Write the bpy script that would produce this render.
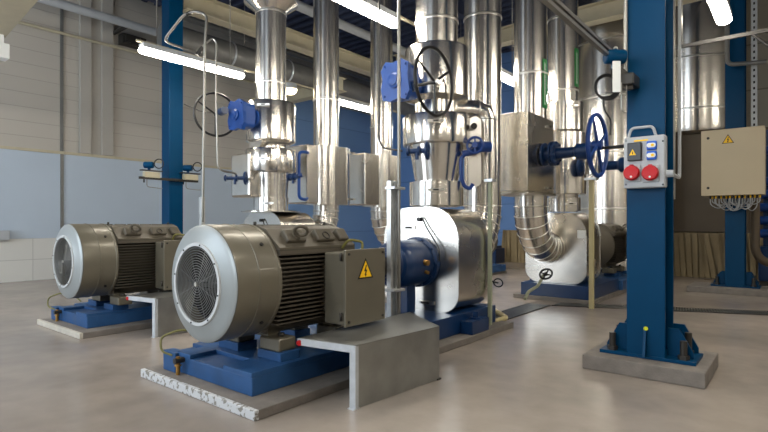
import bpy, bmesh, math, random
from mathutils import Vector, Matrix
random.seed(7)
C = bpy.context.scene.collection
V = Vector
PI = math.pi
for o in list(bpy.data.objects): bpy.data.objects.remove(o)

# ------------------------------------------------------------------ camera
CAMH = 1.2; F = 514.0; HY = 223.0
A39 = math.radians(39.0)
FW = V((math.cos(A39), math.sin(A39), 0)); RT = V((math.sin(A39), -math.cos(A39), 0))
cd = bpy.data.cameras.new('camera'); cam = bpy.data.objects.new('camera', cd); C.objects.link(cam)
cd.sensor_width = 36; cd.lens = F/768*36; cd.shift_y = (HY-216)/768; cd.clip_end = 200
cam.location = (0, 0, CAMH); cam.rotation_euler = (PI/2, 0, A39-PI/2)
bpy.context.scene.camera = cam
# ------------------------------------------------------------------ world, light, exposure
w = bpy.data.worlds.new('World'); bpy.context.scene.world = w; w.use_nodes = True
w.node_tree.nodes['Background'].inputs[0].default_value = (0.62, 0.80, 1.0, 1)
w.node_tree.nodes['Background'].inputs[1].default_value = 1.2
WINS = [(1.6, 4.6), (6.0, 11.4)]       # unseen openings added for daylight in the wall behind the camera (y range)
WZ = (1.5, 4.9)
WX = -4.5
for (a, b) in WINS:
    l = bpy.data.lights.new('window_daylight', 'AREA'); l.shape = 'RECTANGLE'
    l.size = b-a; l.size_y = WZ[1]-WZ[0]; l.energy = 40*(b-a)*(WZ[1]-WZ[0])/3; l.color = (0.84, 0.92, 1.0)
    lo = bpy.data.objects.new('window_daylight', l); C.objects.link(lo)
    lo.location = (WX+0.02, (a+b)/2, (WZ[0]+WZ[1])/2); lo.rotation_euler = (0, -PI/2, 0)
LAMP_STRENGTH = 34.0
vs = bpy.context.scene.view_settings
vs.view_transform = 'Standard'; vs.look = 'None'; vs.gamma = 1; vs.exposure = 0.50; vs.use_curve_mapping = False

def at(px, d, py=None):
    """point at picture column px, depth d, and (optionally) the height seen at row py"""
    r = (px-384)*d/F
    p = FW*d + RT*r
    z = 0 if py is None else CAMH-(py-HY)*d/F
    return V((p.x, p.y, z))

# ------------------------------------------------------------------ materials
M = {}
def lin(c):
    return tuple(((v/255)/12.92 if v/255 <= .04045 else ((v/255+.055)/1.055)**2.4) for v in c)
def mat(name, col, rough=.5, metal=0, var=0.0, scale=6.0, bump=0.0, bscale=40.0, stretch=(1, 1, 1), emit=None, estr=0, rvar=0.0, aniso=0, spec=None, coat=0):
    m = bpy.data.materials.new(name); m.use_nodes = True
    nt = m.node_tree; b = nt.nodes['Principled BSDF']
    c = lin(col)
    b.inputs['Base Color'].default_value = (*c, 1)
    b.inputs['Roughness'].default_value = rough; b.inputs['Metallic'].default_value = metal
    if aniso:
        b.inputs['Anisotropic'].default_value = aniso; tg = nt.nodes.new('ShaderNodeTangent'); tg.direction_type = 'RADIAL'; tg.axis = 'Z'
        b.inputs['Anisotropic Rotation'].default_value = 0.25; nt.links.new(tg.outputs[0], b.inputs['Tangent'])
    if spec is not None: b.inputs['Specular IOR Level'].default_value = spec
    if coat: b.inputs['Coat Weight'].default_value = coat
    tc = nt.nodes.new('ShaderNodeTexCoord'); mp = nt.nodes.new('ShaderNodeMapping')
    mp.inputs['Scale'].default_value = stretch
    nt.links.new(tc.outputs['Object'], mp.inputs['Vector'])
    if var or rvar:
        n = nt.nodes.new('ShaderNodeTexNoise'); n.inputs['Scale'].default_value = scale; n.inputs['Detail'].default_value = 6
        nt.links.new(mp.outputs[0], n.inputs['Vector'])
        if var:
            r = nt.nodes.new('ShaderNodeMapRange'); r.inputs[1].default_value = .3; r.inputs[2].default_value = .7
            r.inputs[3].default_value = 1-var; r.inputs[4].default_value = 1+var
            mx = nt.nodes.new('ShaderNodeVectorMath'); mx.operation = 'SCALE'; mx.inputs[0].default_value = c
            nt.links.new(n.outputs[0], r.inputs[0]); nt.links.new(r.outputs[0], mx.inputs['Scale'])
            nt.links.new(mx.outputs[0], b.inputs['Base Color'])
        if rvar:
            r = nt.nodes.new('ShaderNodeMapRange'); r.inputs[1].default_value = .3; r.inputs[2].default_value = .7
            r.inputs[3].default_value = max(.02, rough-rvar); r.inputs[4].default_value = rough+rvar
            nt.links.new(n.outputs[0], r.inputs[0]); nt.links.new(r.outputs[0], b.inputs['Roughness'])
    if bump:
        n = nt.nodes.new('ShaderNodeTexNoise'); n.inputs['Scale'].default_value = bscale; n.inputs['Detail'].default_value = 4
        nt.links.new(mp.outputs[0], n.inputs['Vector'])
        bp = nt.nodes.new('ShaderNodeBump'); bp.inputs['Strength'].default_value = bump; bp.inputs['Distance'].default_value = .01
        nt.links.new(n.outputs[0], bp.inputs['Height']); nt.links.new(bp.outputs[0], b.inputs['Normal'])
    if emit:
        b.inputs['Emission Color'].default_value = (*emit, 1); b.inputs['Emission Strength'].default_value = estr
    M[name] = m
    return m
mat('steel', (228, 224, 217), .22, 1, var=.04, scale=3, bump=.03, bscale=3, stretch=(2, 2, .1), aniso=.75)
mat('steel_flat', (214, 209, 200), .25, 1, var=.05, scale=2.5, rvar=.04, bump=.07, bscale=1.6)
mat('steel_band', (225, 222, 216), .3, 1)
mat('galv', (200, 202, 202), .36, .8, var=.15, scale=14, rvar=.08, bump=.05, bscale=20)
mat('galv_lit', (190, 195, 200), .45, .3, var=.1, scale=14)  # galvanised frame with window light put into a brighter colour
mat('rim_paint', (190, 194, 196), .4)
mat('ring_wire', (135, 137, 137), .4, .5)
mat('galv_dull', (150, 150, 146), .38, .8, var=.16, scale=5, rvar=.08)
mat('conduit', (146, 144, 138), .38, .85)
mat('motor_paint', (110, 105, 91), .36, .25, var=.04, scale=5, coat=.1)
mat('motor_dark', (92, 86, 74), .5, .2, var=.08, scale=5)
mat('motor_fin', (76, 70, 60), .55, .2)
mat('fan_face_daylit', (152, 158, 159), .36, .25, var=.03, scale=3)  # motor paint with the daylight's cooler, brighter tone put into the colour
mat('grille', (16, 17, 18), .4, .4)
mat('hole_shade', (10, 10, 11), .8)  # near-black put in for shade inside openings
mat('blue_base', (42, 80, 126), .42, spec=.3, var=.18, scale=5, rvar=.1, bump=.1, bscale=30)
mat('blue_col', (0, 58, 94), .4, 0, var=.05, scale=3, spec=.12)
mat('blue_dark', (8, 44, 86), .33, 0, var=.1, scale=6)
mat('blue_valve', (22, 58, 124), .32, 0, var=.08, scale=8)
mat('blue_gear', (14, 68, 144), .38, 0, var=.08, scale=8)
mat('blue_wall', (62, 108, 190), .6, 0, var=.05, scale=.8)
mat('black', (18, 18, 19), .35)
mat('rubber', (22, 22, 23), .6)
mat('cream', (178, 170, 146), .5, 0, var=.05)
mat('cabinet', (192, 178, 148), .45, 0, var=.03, scale=2)
mat('conc', (122, 116, 110), .85, 0, var=.14, scale=9, bump=.35, bscale=60)
mat('conc_light', (188, 182, 170), .8, 0, var=.1, scale=9)
mat('white', (225, 228, 228), .5)
mat('panel_grey', (170, 174, 178), .45)
mat('red', (180, 10, 18), .4, spec=.3)
mat('yellow', (246, 196, 4), .5)
mat('lime', (206, 210, 20), .5)
mat('sign_black', (14, 12, 8), .6)
mat('socket_blue', (18, 92, 200), .4)
mat('green', (30, 130, 62), .5)
mat('brass', (170, 130, 70), .35, .8)
mat('copper_cable', (112, 108, 52), .5)
mat('brown_box', (96, 84, 68), .6, .3, var=.1, scale=1.5)
mat('slat', (150, 132, 98), .7, 0, var=.15, scale=3)
mat('post_green', (150, 155, 132), .5)
mat('post_yellow', (184, 172, 128), .5)
mat('duct_grey', (112, 112, 110), .5, .3, var=.1)
mat('ceil', (52, 60, 84), .6, .1, var=.15, scale=1.2)
mat('dark_steel', (60, 58, 55), .45, .5)
mat('glow', (255, 250, 235), .4, emit=(1.0, .93, .81), estr=LAMP_STRENGTH)
mat('glow_warm', (255, 230, 190), .4, emit=(1.0, .80, .52), estr=9)
mat('wall_plain', (168, 164, 156), .7, 0, var=.04, scale=1)
mat('wall_brown', (128, 118, 100), .6, 0, var=.06, scale=.7)
mat('wall_lower', (174, 188, 203), .55, 0, var=.03, scale=.8)
mat('orange_bulb', (255, 180, 60), .5)

# floor
def floor_mat():
    m = bpy.data.materials.new('epoxy_floor'); m.use_nodes = True; nt = m.node_tree; b = nt.nodes['Principled BSDF']
    tc = nt.nodes.new('ShaderNodeTexCoord')
    def noise(s, d=6, dist=0):
        n = nt.nodes.new('ShaderNodeTexNoise'); n.inputs['Scale'].default_value = s; n.inputs['Detail'].default_value = d
        n.inputs['Distortion'].default_value = dist; n.noise_dimensions = '2D'
        nt.links.new(tc.outputs['Object'], n.inputs['Vector']); return n
    n1 = noise(.45, 2, 0); n2 = noise(5, 8, 0)
    cr = nt.nodes.new('ShaderNodeValToRGB')
    cr.color_ramp.elements[0].position = .1; cr.color_ramp.elements[0].color = (*lin((118, 111, 105)), 1)
    cr.color_ramp.elements[1].position = .9; cr.color_ramp.elements[1].color = (*lin((186, 174, 162)), 1)
    nt.links.new(n1.outputs[0], cr.inputs[0])
    mr = nt.nodes.new('ShaderNodeMapRange'); mr.inputs[1].default_value = 0; mr.inputs[2].default_value = 1; mr.inputs[3].default_value = .84; mr.inputs[4].default_value = 1.16
    nt.links.new(n2.outputs[0], mr.inputs[0])
    mx = nt.nodes.new('ShaderNodeVectorMath'); mx.operation = 'SCALE'
    nt.links.new(cr.outputs[0], mx.inputs[0]); nt.links.new(mr.outputs[0], mx.inputs['Scale'])
    nt.links.new(mx.outputs[0], b.inputs['Base Color'])
    r2 = nt.nodes.new('ShaderNodeMapRange'); r2.inputs[1].default_value = .1; r2.inputs[2].default_value = .9; r2.inputs[3].default_value = .22; r2.inputs[4].default_value = .36
    nt.links.new(n1.outputs[0], r2.inputs[0]); b.inputs['Roughness'].default_value = .24
    M['floor'] = m
floor_mat()
def painted_edge_mat():
    m = bpy.data.materials.new('chipped_white_paint'); m.use_nodes = True; nt = m.node_tree; b = nt.nodes['Principled BSDF']
    tc = nt.nodes.new('ShaderNodeTexCoord'); n = nt.nodes.new('ShaderNodeTexNoise'); n.inputs['Scale'].default_value = 28; n.inputs['Detail'].default_value = 5
    nt.links.new(tc.outputs['Object'], n.inputs['Vector'])
    cr = nt.nodes.new('ShaderNodeValToRGB'); cr.color_ramp.elements[0].position = .41; cr.color_ramp.elements[0].color = (*lin((130, 127, 120)), 1)
    cr.color_ramp.elements[1].position = .46; cr.color_ramp.elements[1].color = (*lin((196, 198, 200)), 1)
    nt.links.new(n.outputs[0], cr.inputs[0]); nt.links.new(cr.outputs[0], b.inputs['Base Color']); b.inputs['Roughness'].default_value = .7
    M['chipped'] = m
painted_edge_mat()
def brick_mat(name, c1, c2, mortar, bw, bh, axis_x=True, off=0.0, msize=.006, rough=.5, bump=.3):
    m = bpy.data.materials.new(name); m.use_nodes = True; nt = m.node_tree; b = nt.nodes['Principled BSDF']
    tc = nt.nodes.new('ShaderNodeTexCoord'); sp = nt.nodes.new('ShaderNodeSeparateXYZ'); cb = nt.nodes.new('ShaderNodeCombineXYZ')
    nt.links.new(tc.outputs['Object'], sp.inputs[0])
    nt.links.new(sp.outputs[0 if axis_x else 1], cb.inputs[0]); nt.links.new(sp.outputs[2], cb.inputs[1])
    br = nt.nodes.new('ShaderNodeTexBrick'); br.offset = off; br.inputs['Scale'].default_value = 1
    br.inputs['Color1'].default_value = (*lin(c1), 1); br.inputs['Color2'].default_value = (*lin(c2), 1); br.inputs['Mortar'].default_value = (*lin(mortar), 1)
    br.inputs['Mortar Size'].default_value = msize; br.inputs['Brick Width'].default_value = bw; br.inputs['Row Height'].default_value = bh
    br.inputs['Mortar Smooth'].default_value = .3
    nt.links.new(cb.outputs[0], br.inputs[0]); nt.links.new(br.outputs['Color'], b.inputs['Base Color'])
    bp = nt.nodes.new('ShaderNodeBump'); bp.inputs['Strength'].default_value = bump; bp.inputs['Distance'].default_value = .01; bp.invert = True
    nt.links.new(br.outputs['Fac'], bp.inputs['Height']); nt.links.new(bp.outputs[0], b.inputs['Normal'])
    b.inputs['Roughness'].default_value = rough
    M[name] = m
brick_mat('wall_upper', (178, 173, 164), (174, 169, 160), (158, 153, 145), 40.0, .30, msize=.008, rough=.5)
brick_mat('tiles', (206, 206, 202), (200, 200, 197), (170, 170, 168), .62, .44, msize=.007, rough=.35)
brick_mat('blue_cladding', (104, 144, 202), (98, 138, 196), (76, 110, 164), 60.0, .9, axis_x=False, msize=.012, rough=.5)
brick_mat('blue_cladding_x', (122, 156, 200), (116, 150, 194), (94, 126, 168), 60.0, .9, axis_x=True, msize=.012, rough=.5)
brick_mat('brown_cladding', (168, 162, 148), (160, 154, 140), (128, 122, 110), 1.6, 1.1, axis_x=False, msize=.02, rough=.5)

# ------------------------------------------------------------------ mesh builder
def basis(ax):
    ax = V(ax).normalized()
    t = V((0, 0, 1)) if abs(ax.z) < .9 else V((1, 0, 0))
    u = t.cross(ax).normalized(); v = ax.cross(u).normalized()
    return u, v, ax
class MB:
    def __init__(s): s.v = []; s.f = []; s.sm = []
    def add(s, vs, fs, smooth=False):
        n = len(s.v); s.v += [V(p) for p in vs]; s.f += [tuple(i+n for i in f) for f in fs]; s.sm += [smooth]*len(fs)
        return s
    def box(s, lo, hi, bev=0, rot=None):
        lo = V(lo); hi = V(hi); c = (lo+hi)/2; h = (hi-lo)/2
        h = V((abs(h.x), abs(h.y), abs(h.z)))
        if bev <= 0:
            vs = [V((sx*h.x, sy*h.y, sz*h.z)) for sx in (-1, 1) for sy in (-1, 1) for sz in (-1, 1)]
            fs = [(0, 1, 3, 2), (4, 6, 7, 5), (0, 4, 5, 1), (2, 3, 7, 6), (0, 2, 6, 4), (1, 5, 7, 3)]
        else:
            bm = bmesh.new(); bmesh.ops.create_cube(bm, size=1)
            for q in bm.verts: q.co = V((q.co.x*2*h.x, q.co.y*2*h.y, q.co.z*2*h.z))
            bmesh.ops.bevel(bm, geom=list(bm.edges), offset=min(bev, min(h)*.95), segments=2, affect='EDGES', profile=.5)
            bm.verts.index_update(); vs = [q.co.copy() for q in bm.verts]; fs = [tuple(x.index for x in f.verts) for f in bm.faces]; bm.free()
        if rot: vs = [rot @ q for q in vs]
        return s.add([q+c for q in vs], fs)
    def lathe(s, prof, base, axis=(0, 0, 1), seg=32, smooth=True):
        u, v, a = basis(axis); base = V(base); vs = []; fs = []
        for (r, t) in prof:
            for k in range(seg):
                th = 2*PI*k/seg
                vs.append(base+a*t+(u*math.cos(th)+v*math.sin(th))*max(r, .0004))
        for i in range(len(prof)-1):
            for k in range(seg):
                k2 = (k+1) % seg
                fs.append((i*seg+k, i*seg+k2, (i+1)*seg+k2, (i+1)*seg+k))
        s.add(vs, fs, smooth)
        n = len(s.v)-len(vs)
        if prof[0][0] > 0: s.f.append(tuple(n+k for k in reversed(range(seg)))); s.sm.append(False)
        if prof[-1][0] > 0: s.f.append(tuple(n+(len(prof)-1)*seg+k for k in range(seg))); s.sm.append(False)
        return s
    def cyl(s, p0, p1, r0, r1=None, seg=24):
        p0 = V(p0); p1 = V(p1); L = (p1-p0).length
        return s.lathe([(r0, 0), (r0 if r1 is None else r1, L)], p0, p1-p0, seg)
    def tube(s, path, r, seg=8, closed=False, smooth=True, caps=True):
        path = [V(p) for p in path]; n = len(path); rs = r if isinstance(r, (list, tuple)) else [r]*n
        T = []
        for i in range(n):
            a = path[(i-1) % n] if (closed or i > 0) else path[i]
            b = path[(i+1) % n] if (closed or i < n-1) else path[i]
            T.append((b-a).normalized())
        u, v, _ = basis(T[0]); vs = []
        for i in range(n):
            u = (u-T[i]*u.dot(T[i])).normalized(); v = T[i].cross(u)
            for k in range(seg):
                th = 2*PI*k/seg; vs.append(path[i]+(u*math.cos(th)+v*math.sin(th))*rs[i])
        fs = []
        for i in range(n if closed else n-1):
            j = (i+1) % n
            for k in range(seg):
                k2 = (k+1) % seg; fs.append((i*seg+k, i*seg+k2, j*seg+k2, j*seg+k))
        s.add(vs, fs, smooth)
        if caps and not closed:
            m = len(s.v)-len(vs)
            s.f.append(tuple(m+k for k in reversed(range(seg)))); s.f.append(tuple(m+(n-1)*seg+k for k in range(seg))); s.sm += [False, False]
        return s
    def torus(s, c, axis, R, r, seg=40, ms=8, a0=0, a1=2*PI):
        u, v, a = basis(axis); c = V(c); full = abs(a1-a0-2*PI) < 1e-6
        n = seg if full else seg+1
        pts = [c+(u*math.cos(a0+(a1-a0)*k/seg)+v*math.sin(a0+(a1-a0)*k/seg))*R for k in range(n)]
        return s.tube(pts, r, ms, closed=full)
    def prism(s, pts, o, u, v, n, depth, bev=0):
        """polygon pts (a,b) in plane o+a*u+b*v, extruded along n"""
        o = V(o); u = V(u); v = V(v); n = V(n).normalized(); k = len(pts)
        vs = [o+u*a+v*b for a, b in pts]+[o+u*a+v*b+n*depth for a, b in pts]
        fs = [tuple(range(k)), tuple(reversed(range(k, 2*k)))]+[(i, i+k, (i+1) % k+k, (i+1) % k) for i in range(k)]
        return s.add(vs, fs)
    def build(s, name, m, parent=None):
        me = bpy.data.meshes.new(name)
        off = V((0, 0, 0)) if parent is None else wloc(parent)
        me.from_pydata([tuple(p-off) for p in s.v], [], s.f)
        me.polygons.foreach_set('use_smooth', s.sm)
        me.validate(); me.update()
        bm = bmesh.new(); bm.from_mesh(me); bmesh.ops.recalc_face_normals(bm, faces=bm.faces); bm.to_mesh(me); bm.free()
        me.set_sharp_from_angle(angle=math.radians(38))
        for i, p in enumerate(me.polygons): p.use_smooth = s.sm[i] if i < len(s.sm) else False
        me.materials.append(M[m])
        o = bpy.data.objects.new(name, me); C.objects.link(o)
        if parent is not None: o.parent = parent
        return o
def wloc(o):
    p = V((0, 0, 0))
    while o is not None: p = p+o.location; o = o.parent
    return p
def fillet(path, rad, n=6):
    path = [V(p) for p in path]; out = [path[0]]
    for i in range(1, len(path)-1):
        a = path[i-1]-path[i]; b = path[i+1]-path[i]
        r = min(rad, a.length*.45, b.length*.45)
        p0 = path[i]+a.normalized()*r; p1 = path[i]+b.normalized()*r
        for k in range(n+1):
            t = k/n; out.append(p0*(1-t)**2+path[i]*2*t*(1-t)+p1*t*t)
    out.append(path[-1]); return out
def rrect(w, h, r, n=6, cx=0, cy=0, rb=None):
    rb = r if rb is None else rb; out = []
    for (sx, sy, a, q) in ((1, 1, 0, r), (-1, 1, PI/2, r), (-1, -1, PI, rb), (1, -1, 1.5*PI, rb)):
        for k in range(n+1):
            t = a+PI/2*k/n
            out.append((cx+sx*(w/2-q)+q*math.cos(t), cy+sy*(h/2-q)+q*math.sin(t)))
    return out
def thing(name, label, cat, loc=(0, 0, 0), group=None):
    o = bpy.data.objects.new(name, None); C.objects.link(o); o.location = loc; o.empty_display_size = .1
    o['label'] = label; o['category'] = cat
    if group: o['group'] = group
    return o
def tag(o, label, cat, group=None, kind=None):
    o['label'] = label; o['category'] = cat
    if group: o['group'] = group
    if kind: o['kind'] = kind
    return o
def struct(name, mb, m):
    o = mb.build(name, m); o['kind'] = 'structure'; return o
def copy_tree(o, parent=None):
    c = o.copy(); C.objects.link(c); c.parent = parent
    for ch in [x for x in bpy.data.objects if x.parent == o]: copy_tree(ch, c)
    return c
X, Y, Z = V((1, 0, 0)), V((0, 1, 0)), V((0, 0, 1))

# ================================================================== SETTING
XR, YL, YR, CZ = 15.2, 12.45, -5.0, 6.6
struct('floor', MB().box((WX-.2, YR-.2, -.2), (XR+.2, YL+.2, 0)), 'floor')
cm = MB()
cm.box((WX-.2, YR-.2, CZ+.12), (XR+.2, YL+.2, CZ+.3))
k = WX
while k < XR:                                        # trapezoid ribs of the roof deck
    cm.prism([(-.10, 0), (-.06, -.12), (.06, -.12), (.10, 0)], (k, YR, CZ+.12), X, Z, Y, YL-YR); k += .32
struct('ceiling', cm, 'ceil')
struct('wall_left', MB().box((WX-.2, YL, 2.72), (XR, YL+.2, CZ+.2)), 'wall_upper')
struct('wall_left', MB().box((WX-.2, YL-.02, .88), (XR, YL+.2, 2.7)), 'wall_lower')
struct('wall_left', MB().box((WX-.2, YL-.02, 0), (XR, YL+.2, .88)), 'tiles')
struct('wall_left', MB().box((10.5, YL-.06, 0), (XR, YL-.02, 5.2)), 'blue_cladding_x')
struct('trim_1', MB().box((WX, YL-.05, 2.69), (10.5, YL, 2.75), .004), 'cream')
t2 = MB()
for (a, b) in ((4.60, 4.84), (5.06, 5.31)):
    t2.box((a, YL-.09, 2.75), (b, YL, CZ+.1), .01)
t2.box((4.84, YL-.03, 2.75), (5.06, YL, CZ+.1))
struct('trim_2', t2, 'wall_plain')
struct('trim_3', MB().box((4.23, YL-.045, .0), (4.29, YL-.02, 2.7)).box((4.23, YL-.03, 2.75), (4.29, YL, CZ)), 'duct_grey')
for i, (a, b) in enumerate(((-4.5, 0), (0, 1.6))): pass
struct('wall_back', MB().box((XR, 3.9, 0), (XR+.2, YL+.2, CZ+.2)), 'blue_cladding')
struct('wall_back', MB().box((XR, YR-.2, 0), (XR+.2, 3.9, CZ+.2)), 'brown_cladding')
struct('wall_right', MB().box((WX-.2, YR-.2, 0), (XR, YR, CZ+.2)), 'wall_plain')
wf = MB(); ys = [YR]+[q for ab in WINS for q in ab]+[YL]
wf.box((WX-.2, YR, 0), (WX, YL, WZ[0])); wf.box((WX-.2, YR, WZ[1]), (WX, YL, CZ+.2))
for i in range(0, len(ys), 2): wf.box((WX-.2, ys[i], WZ[0]), (WX, ys[i+1], WZ[1]))
struct('wall_front', wf, 'wall_plain')
for i, (a, b) in enumerate(WINS):
    m_ = MB()
    for q in (a, (a+b)/2-.03, b-.06): m_.box((WX-.12, q, WZ[0]), (WX-.06, q+.06, WZ[1]))
    for q in (WZ[0], WZ[1]-.06): m_.box((WX-.12, a, q), (WX-.06, b, q+.06))
    struct('window_%d' % (i+1), m_, 'panel_grey')

# roof beams
def ibeam(p0, p1, h, wd, m='cream', name='roof_beam'):
    p0 = V(p0); p1 = V(p1); d = (p1-p0); L = d.length; d.normalize(); s = V((-d.y, d.x, 0))
    pts = [(-wd/2, 0), (wd/2, 0), (wd/2, .02), (.01, .02), (.01, h-.02), (wd/2, h-.02), (wd/2, h), (-wd/2, h), (-wd/2, h-.02), (-.01, h-.02), (-.01, .02), (-wd/2, .02)]
    return MB().prism(pts, p0, s, Z, d, L).build(name, m)
tag(ibeam((4.9, 8.6, 5.02), (XR-.02, 8.6, 5.02), .34, .26), 'long cream steel beam running away above the blue column behind the left motor', 'beam')
tag(ibeam((10.9, 1.2, 5.3), (10.9, 8.4, 5.3), .36, .28), 'cream steel cross beam seen between the tall silver pipes', 'beam')
tag(ibeam((9.2, 8.75, 4.45), (9.2, 12.4, 4.45), .34, .26), 'cream cross beam slanting up to the right behind the tall pipe right of the left stack', 'beam')
for i, yy in enumerate((11.0, 6.2, 4.6, 1.6)):
    o = ibeam((3.0, yy, 6.05), (XR-.02, yy, 6.05), .4, .16, 'ceil', 'roof_purlin')
    tag(o, ['dark steel purlin under the roof deck nearest the left wall', 'dark steel purlin under the roof deck over the left pump', 'dark steel purlin under the roof deck over the front pump', 'dark steel purlin under the roof deck over the right blue column'][i], 'beam')
# cream jib beam, top left corner
jr = thing('jib_beam', 'cream steel jib beam cut off by the top left corner', 'beam', (2.46, 9.2, 3.95))
p0, p1 = V((2.24, 9.25, 3.97)), V((2.0, 6.2, 3.97)); dd = (p1-p0); L = dd.length; dd.normalize(); ss = V((-dd.y, dd.x, 0))
MB().prism([(-.17, 0), (.17, 0), (.17, .03), (.03, .03), (.03, .42), (.17, .42), (.17, .45), (-.17, .45), (-.17, .42), (-.03, .42), (-.03, .03), (-.17, .03)], p0, ss, Z, dd, L).build('girder', 'cream', jr)
for q in (.3, 2.6):
    c_ = p0+dd*q; MB().cyl(c_+Z*.43, V((c_.x, c_.y, CZ+.12)), .025, seg=10).build('hanger', 'conduit', jr)
MB().box(p0+V((.02, -.22, -.36)), p0+V((.17, -.02, -.14)), .01).box(p0+V((.06, -.14, -.14)), p0+V((.12, -.08, 0))).build('end_box', 'white', jr)

# ducts along the left wall
g = thing('wall_pipe', 'pale grey pipe running along the left wall near the roof', 'pipe', (3, 11.6, 5.5))
MB().cyl((3.0, 11.6, 5.62), (XR-.02, 11.6, 5.62), .09).build('pipe_run', 'panel_grey', g)
for q in (5.3, 9.0): MB().box((q, 11.66, 5.58), (q+.06, YL-.01, 5.64)).build('bracket', 'dark_steel', g)
g = thing('ventilation_duct', 'big round grey duct beyond the left blue column', 'duct', (5, 9.7, 4.9))
MB().cyl((5.1, 9.7, 4.88), (XR-.02, 9.7, 4.88), .27, seg=32).build('duct_run', 'duct_grey', g)
for q in (5.15, 6.6, 8.2, 9.8, 11.4): MB().torus((q, 9.7, 4.88), X, .275, .02).build('joint_ring', 'galv', g)
for q in (7.0, 12.0): MB().cyl((q, 9.7, 5.1), (q, 9.7, CZ+.12), .012, seg=8).build('hanger', 'conduit', g)
for i, (yy, zz, r) in enumerate(((10.6, 5.75, .07), (10.9, 5.2, .05), (7.9, 5.6, .10))):
    tag(MB().cyl((5.6, yy, zz), (XR-.02, yy, zz), r, seg=16).build('overhead_pipe', ['duct_grey', 'conduit', 'panel_grey'][i]),
        ['grey overhead pipe just under the roof above the big round duct', 'thin bright overhead pipe between the wall pipe and the round duct', 'light overhead pipe running beside the long cream beam'][i], 'pipe')
# little bracket box by wall pipe
tag(MB().box((5.45, 12.2, 5.38), (6.0, 12.44, 5.62), .01).box((5.5, 12.15, 5.42), (5.62, 12.2, 5.57)).box((5.85, 12.15, 5.42), (5.97, 12.2, 5.57)).build('junction_box', 'dark_steel'),
    'small grey junction box high on the left wall beside the ribbed trim', 'box')
tag(MB().box((2.95, 12.28, .86), (3.28, 12.42, 1.05), .01).build('wall_box', 'panel_grey'), 'small grey box at the left picture edge on the wall above the tiles', 'box')

# ================================================================== LAMPS
def lamp(x0, x1, y, z, label, rods=True):
    t = thing('strip_light', label, 'light', ((x0+x1)/2, y, z), 'fluorescent strip lights under the roof')
    MB().box((x0+.03, y-.075, z+.03), (x1-.03, y+.075, z+.10), .008).build('housing', 'panel_grey', t)
    mb = MB(); L = x1-x0
    prof = []
    for k in range(7):
        a = PI/2*k/6; prof.append((.05*math.sin(a), .06*(1-math.cos(a))))
    prof += [(r, L-tt) for r, tt in reversed(prof)]
    mb.lathe(prof, (x0, y, z), X, 20)
    for p in mb.v: p.y = y+(p.y-y)*1.6
    mb.build('diffuser', 'glow', t)
    if rods:
        for q in (x0+.25, x1-.25): MB().cyl((q, y, z+.12), (q, y, CZ+.1), .006, seg=8).build('hanger', 'conduit', t)
    return t
LZ = 3.6
lamp(3.39, 5.10, 7.1, LZ, 'lit strip light in front of the left wall, beyond the left blue column')
lamp(7.0, 8.7, 7.1, LZ, 'distant strip light glowing between two tall pipes right of the left stack')
lamp(3.25, 4.95, 3.8, LZ, 'large lit strip light cut by the top edge above the front pump')
lamp(6.8, 8.4, 3.8, LZ, 'strip light peeking out behind the pipes right of the front pump stack')
lamp(5.65, 7.33, .70, LZ, 'short bright strip light end beside the right blue column at the top edge')
for (a, y) in ((-.4, 7.1), (10.6, 7.1), (-.3, 3.8), (9.2, 3.8), (1.9, .6), (-2, .6), (-2, -3), (2, -3), (6, -3), (10, -3)):
    o = lamp(a, a+1.7, y, LZ, 'spare')
    o['label'] = {(-.4): 'strip light behind the viewer', }.get(a, 'strip light of the lighting rows outside the picture')
    o['label'] = 'strip light of the lighting rows that the picture does not show'
# lighting rails
tag(MB().cyl((2.2, 12.33, 5.28), (9.5, 12.33, 5.28), .035, seg=12).build('wall_pipe', 'cream'), 'thin pale pipe fixed along the upper left wall', 'pipe')
rails = [((3.35, 9.2), 7.1, 'lighting rail above the lamp in front of the left wall'), ((1.5, 9.2), 3.8, 'lighting rail above the front pump stack'), ((5.3, 7.5), .70, 'lighting rail over the right blue columns')]
for (ab, y, lb) in rails:
    tag(MB().box((ab[0], y-.018, LZ+.102), (ab[1], y+.018, LZ+.13), .004).build('lighting_rail', 'cream'), lb, 'rail')
t = thing('bulkhead_lamp', 'oval warm lamp glowing right of the left pipe stack', 'light', (6.1, 7.1, 3.5))
MB().lathe([(0, 0), (.07, .012), (.11, .05), (.12, .09)], (6.1, 7.1, 3.50), Z, 24).build('globe', 'glow_warm', t)
MB().cyl((6.1, 7.1, 3.59), (6.1, 7.1, 3.69), .13, .11).build('housing', 'panel_grey', t)

# ================================================================== SIGN
def warn_sign(c, u, v, n, size, parent):
    """yellow triangle with black border and a bolt; u = right, v = up, n = outward"""
    c = V(c); h = size*.88
    tri = lambda k: [(-size/2*k, -h/3*k), (size/2*k, -h/3*k), (0, 2*h/3*k)]
    s0 = MB().prism(tri(1.0), c, u, v, n, .0025).build('warning_sign', 'sign_black', parent)
    MB().prism(tri(.80), c+V(n)*.002, u, v, n, .0015).build('sign_face', 'yellow', s0)
    b = size
    bolt = [(.02*b, .30*b), (-.10*b, .02*b), (-.01*b, .03*b), (-.05*b, -.10*b), (-.09*b, -.08*b), (-.02*b, -.22*b), (.06*b, -.11*b), (.01*b, -.12*b), (.10*b, .09*b), (.01*b, .08*b), (.07*b, .28*b)]
    MB().prism(bolt, c+V(n)*.003, u, v, n, .0015).build('bolt_symbol', 'sign_black', s0)
    return s0

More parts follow.
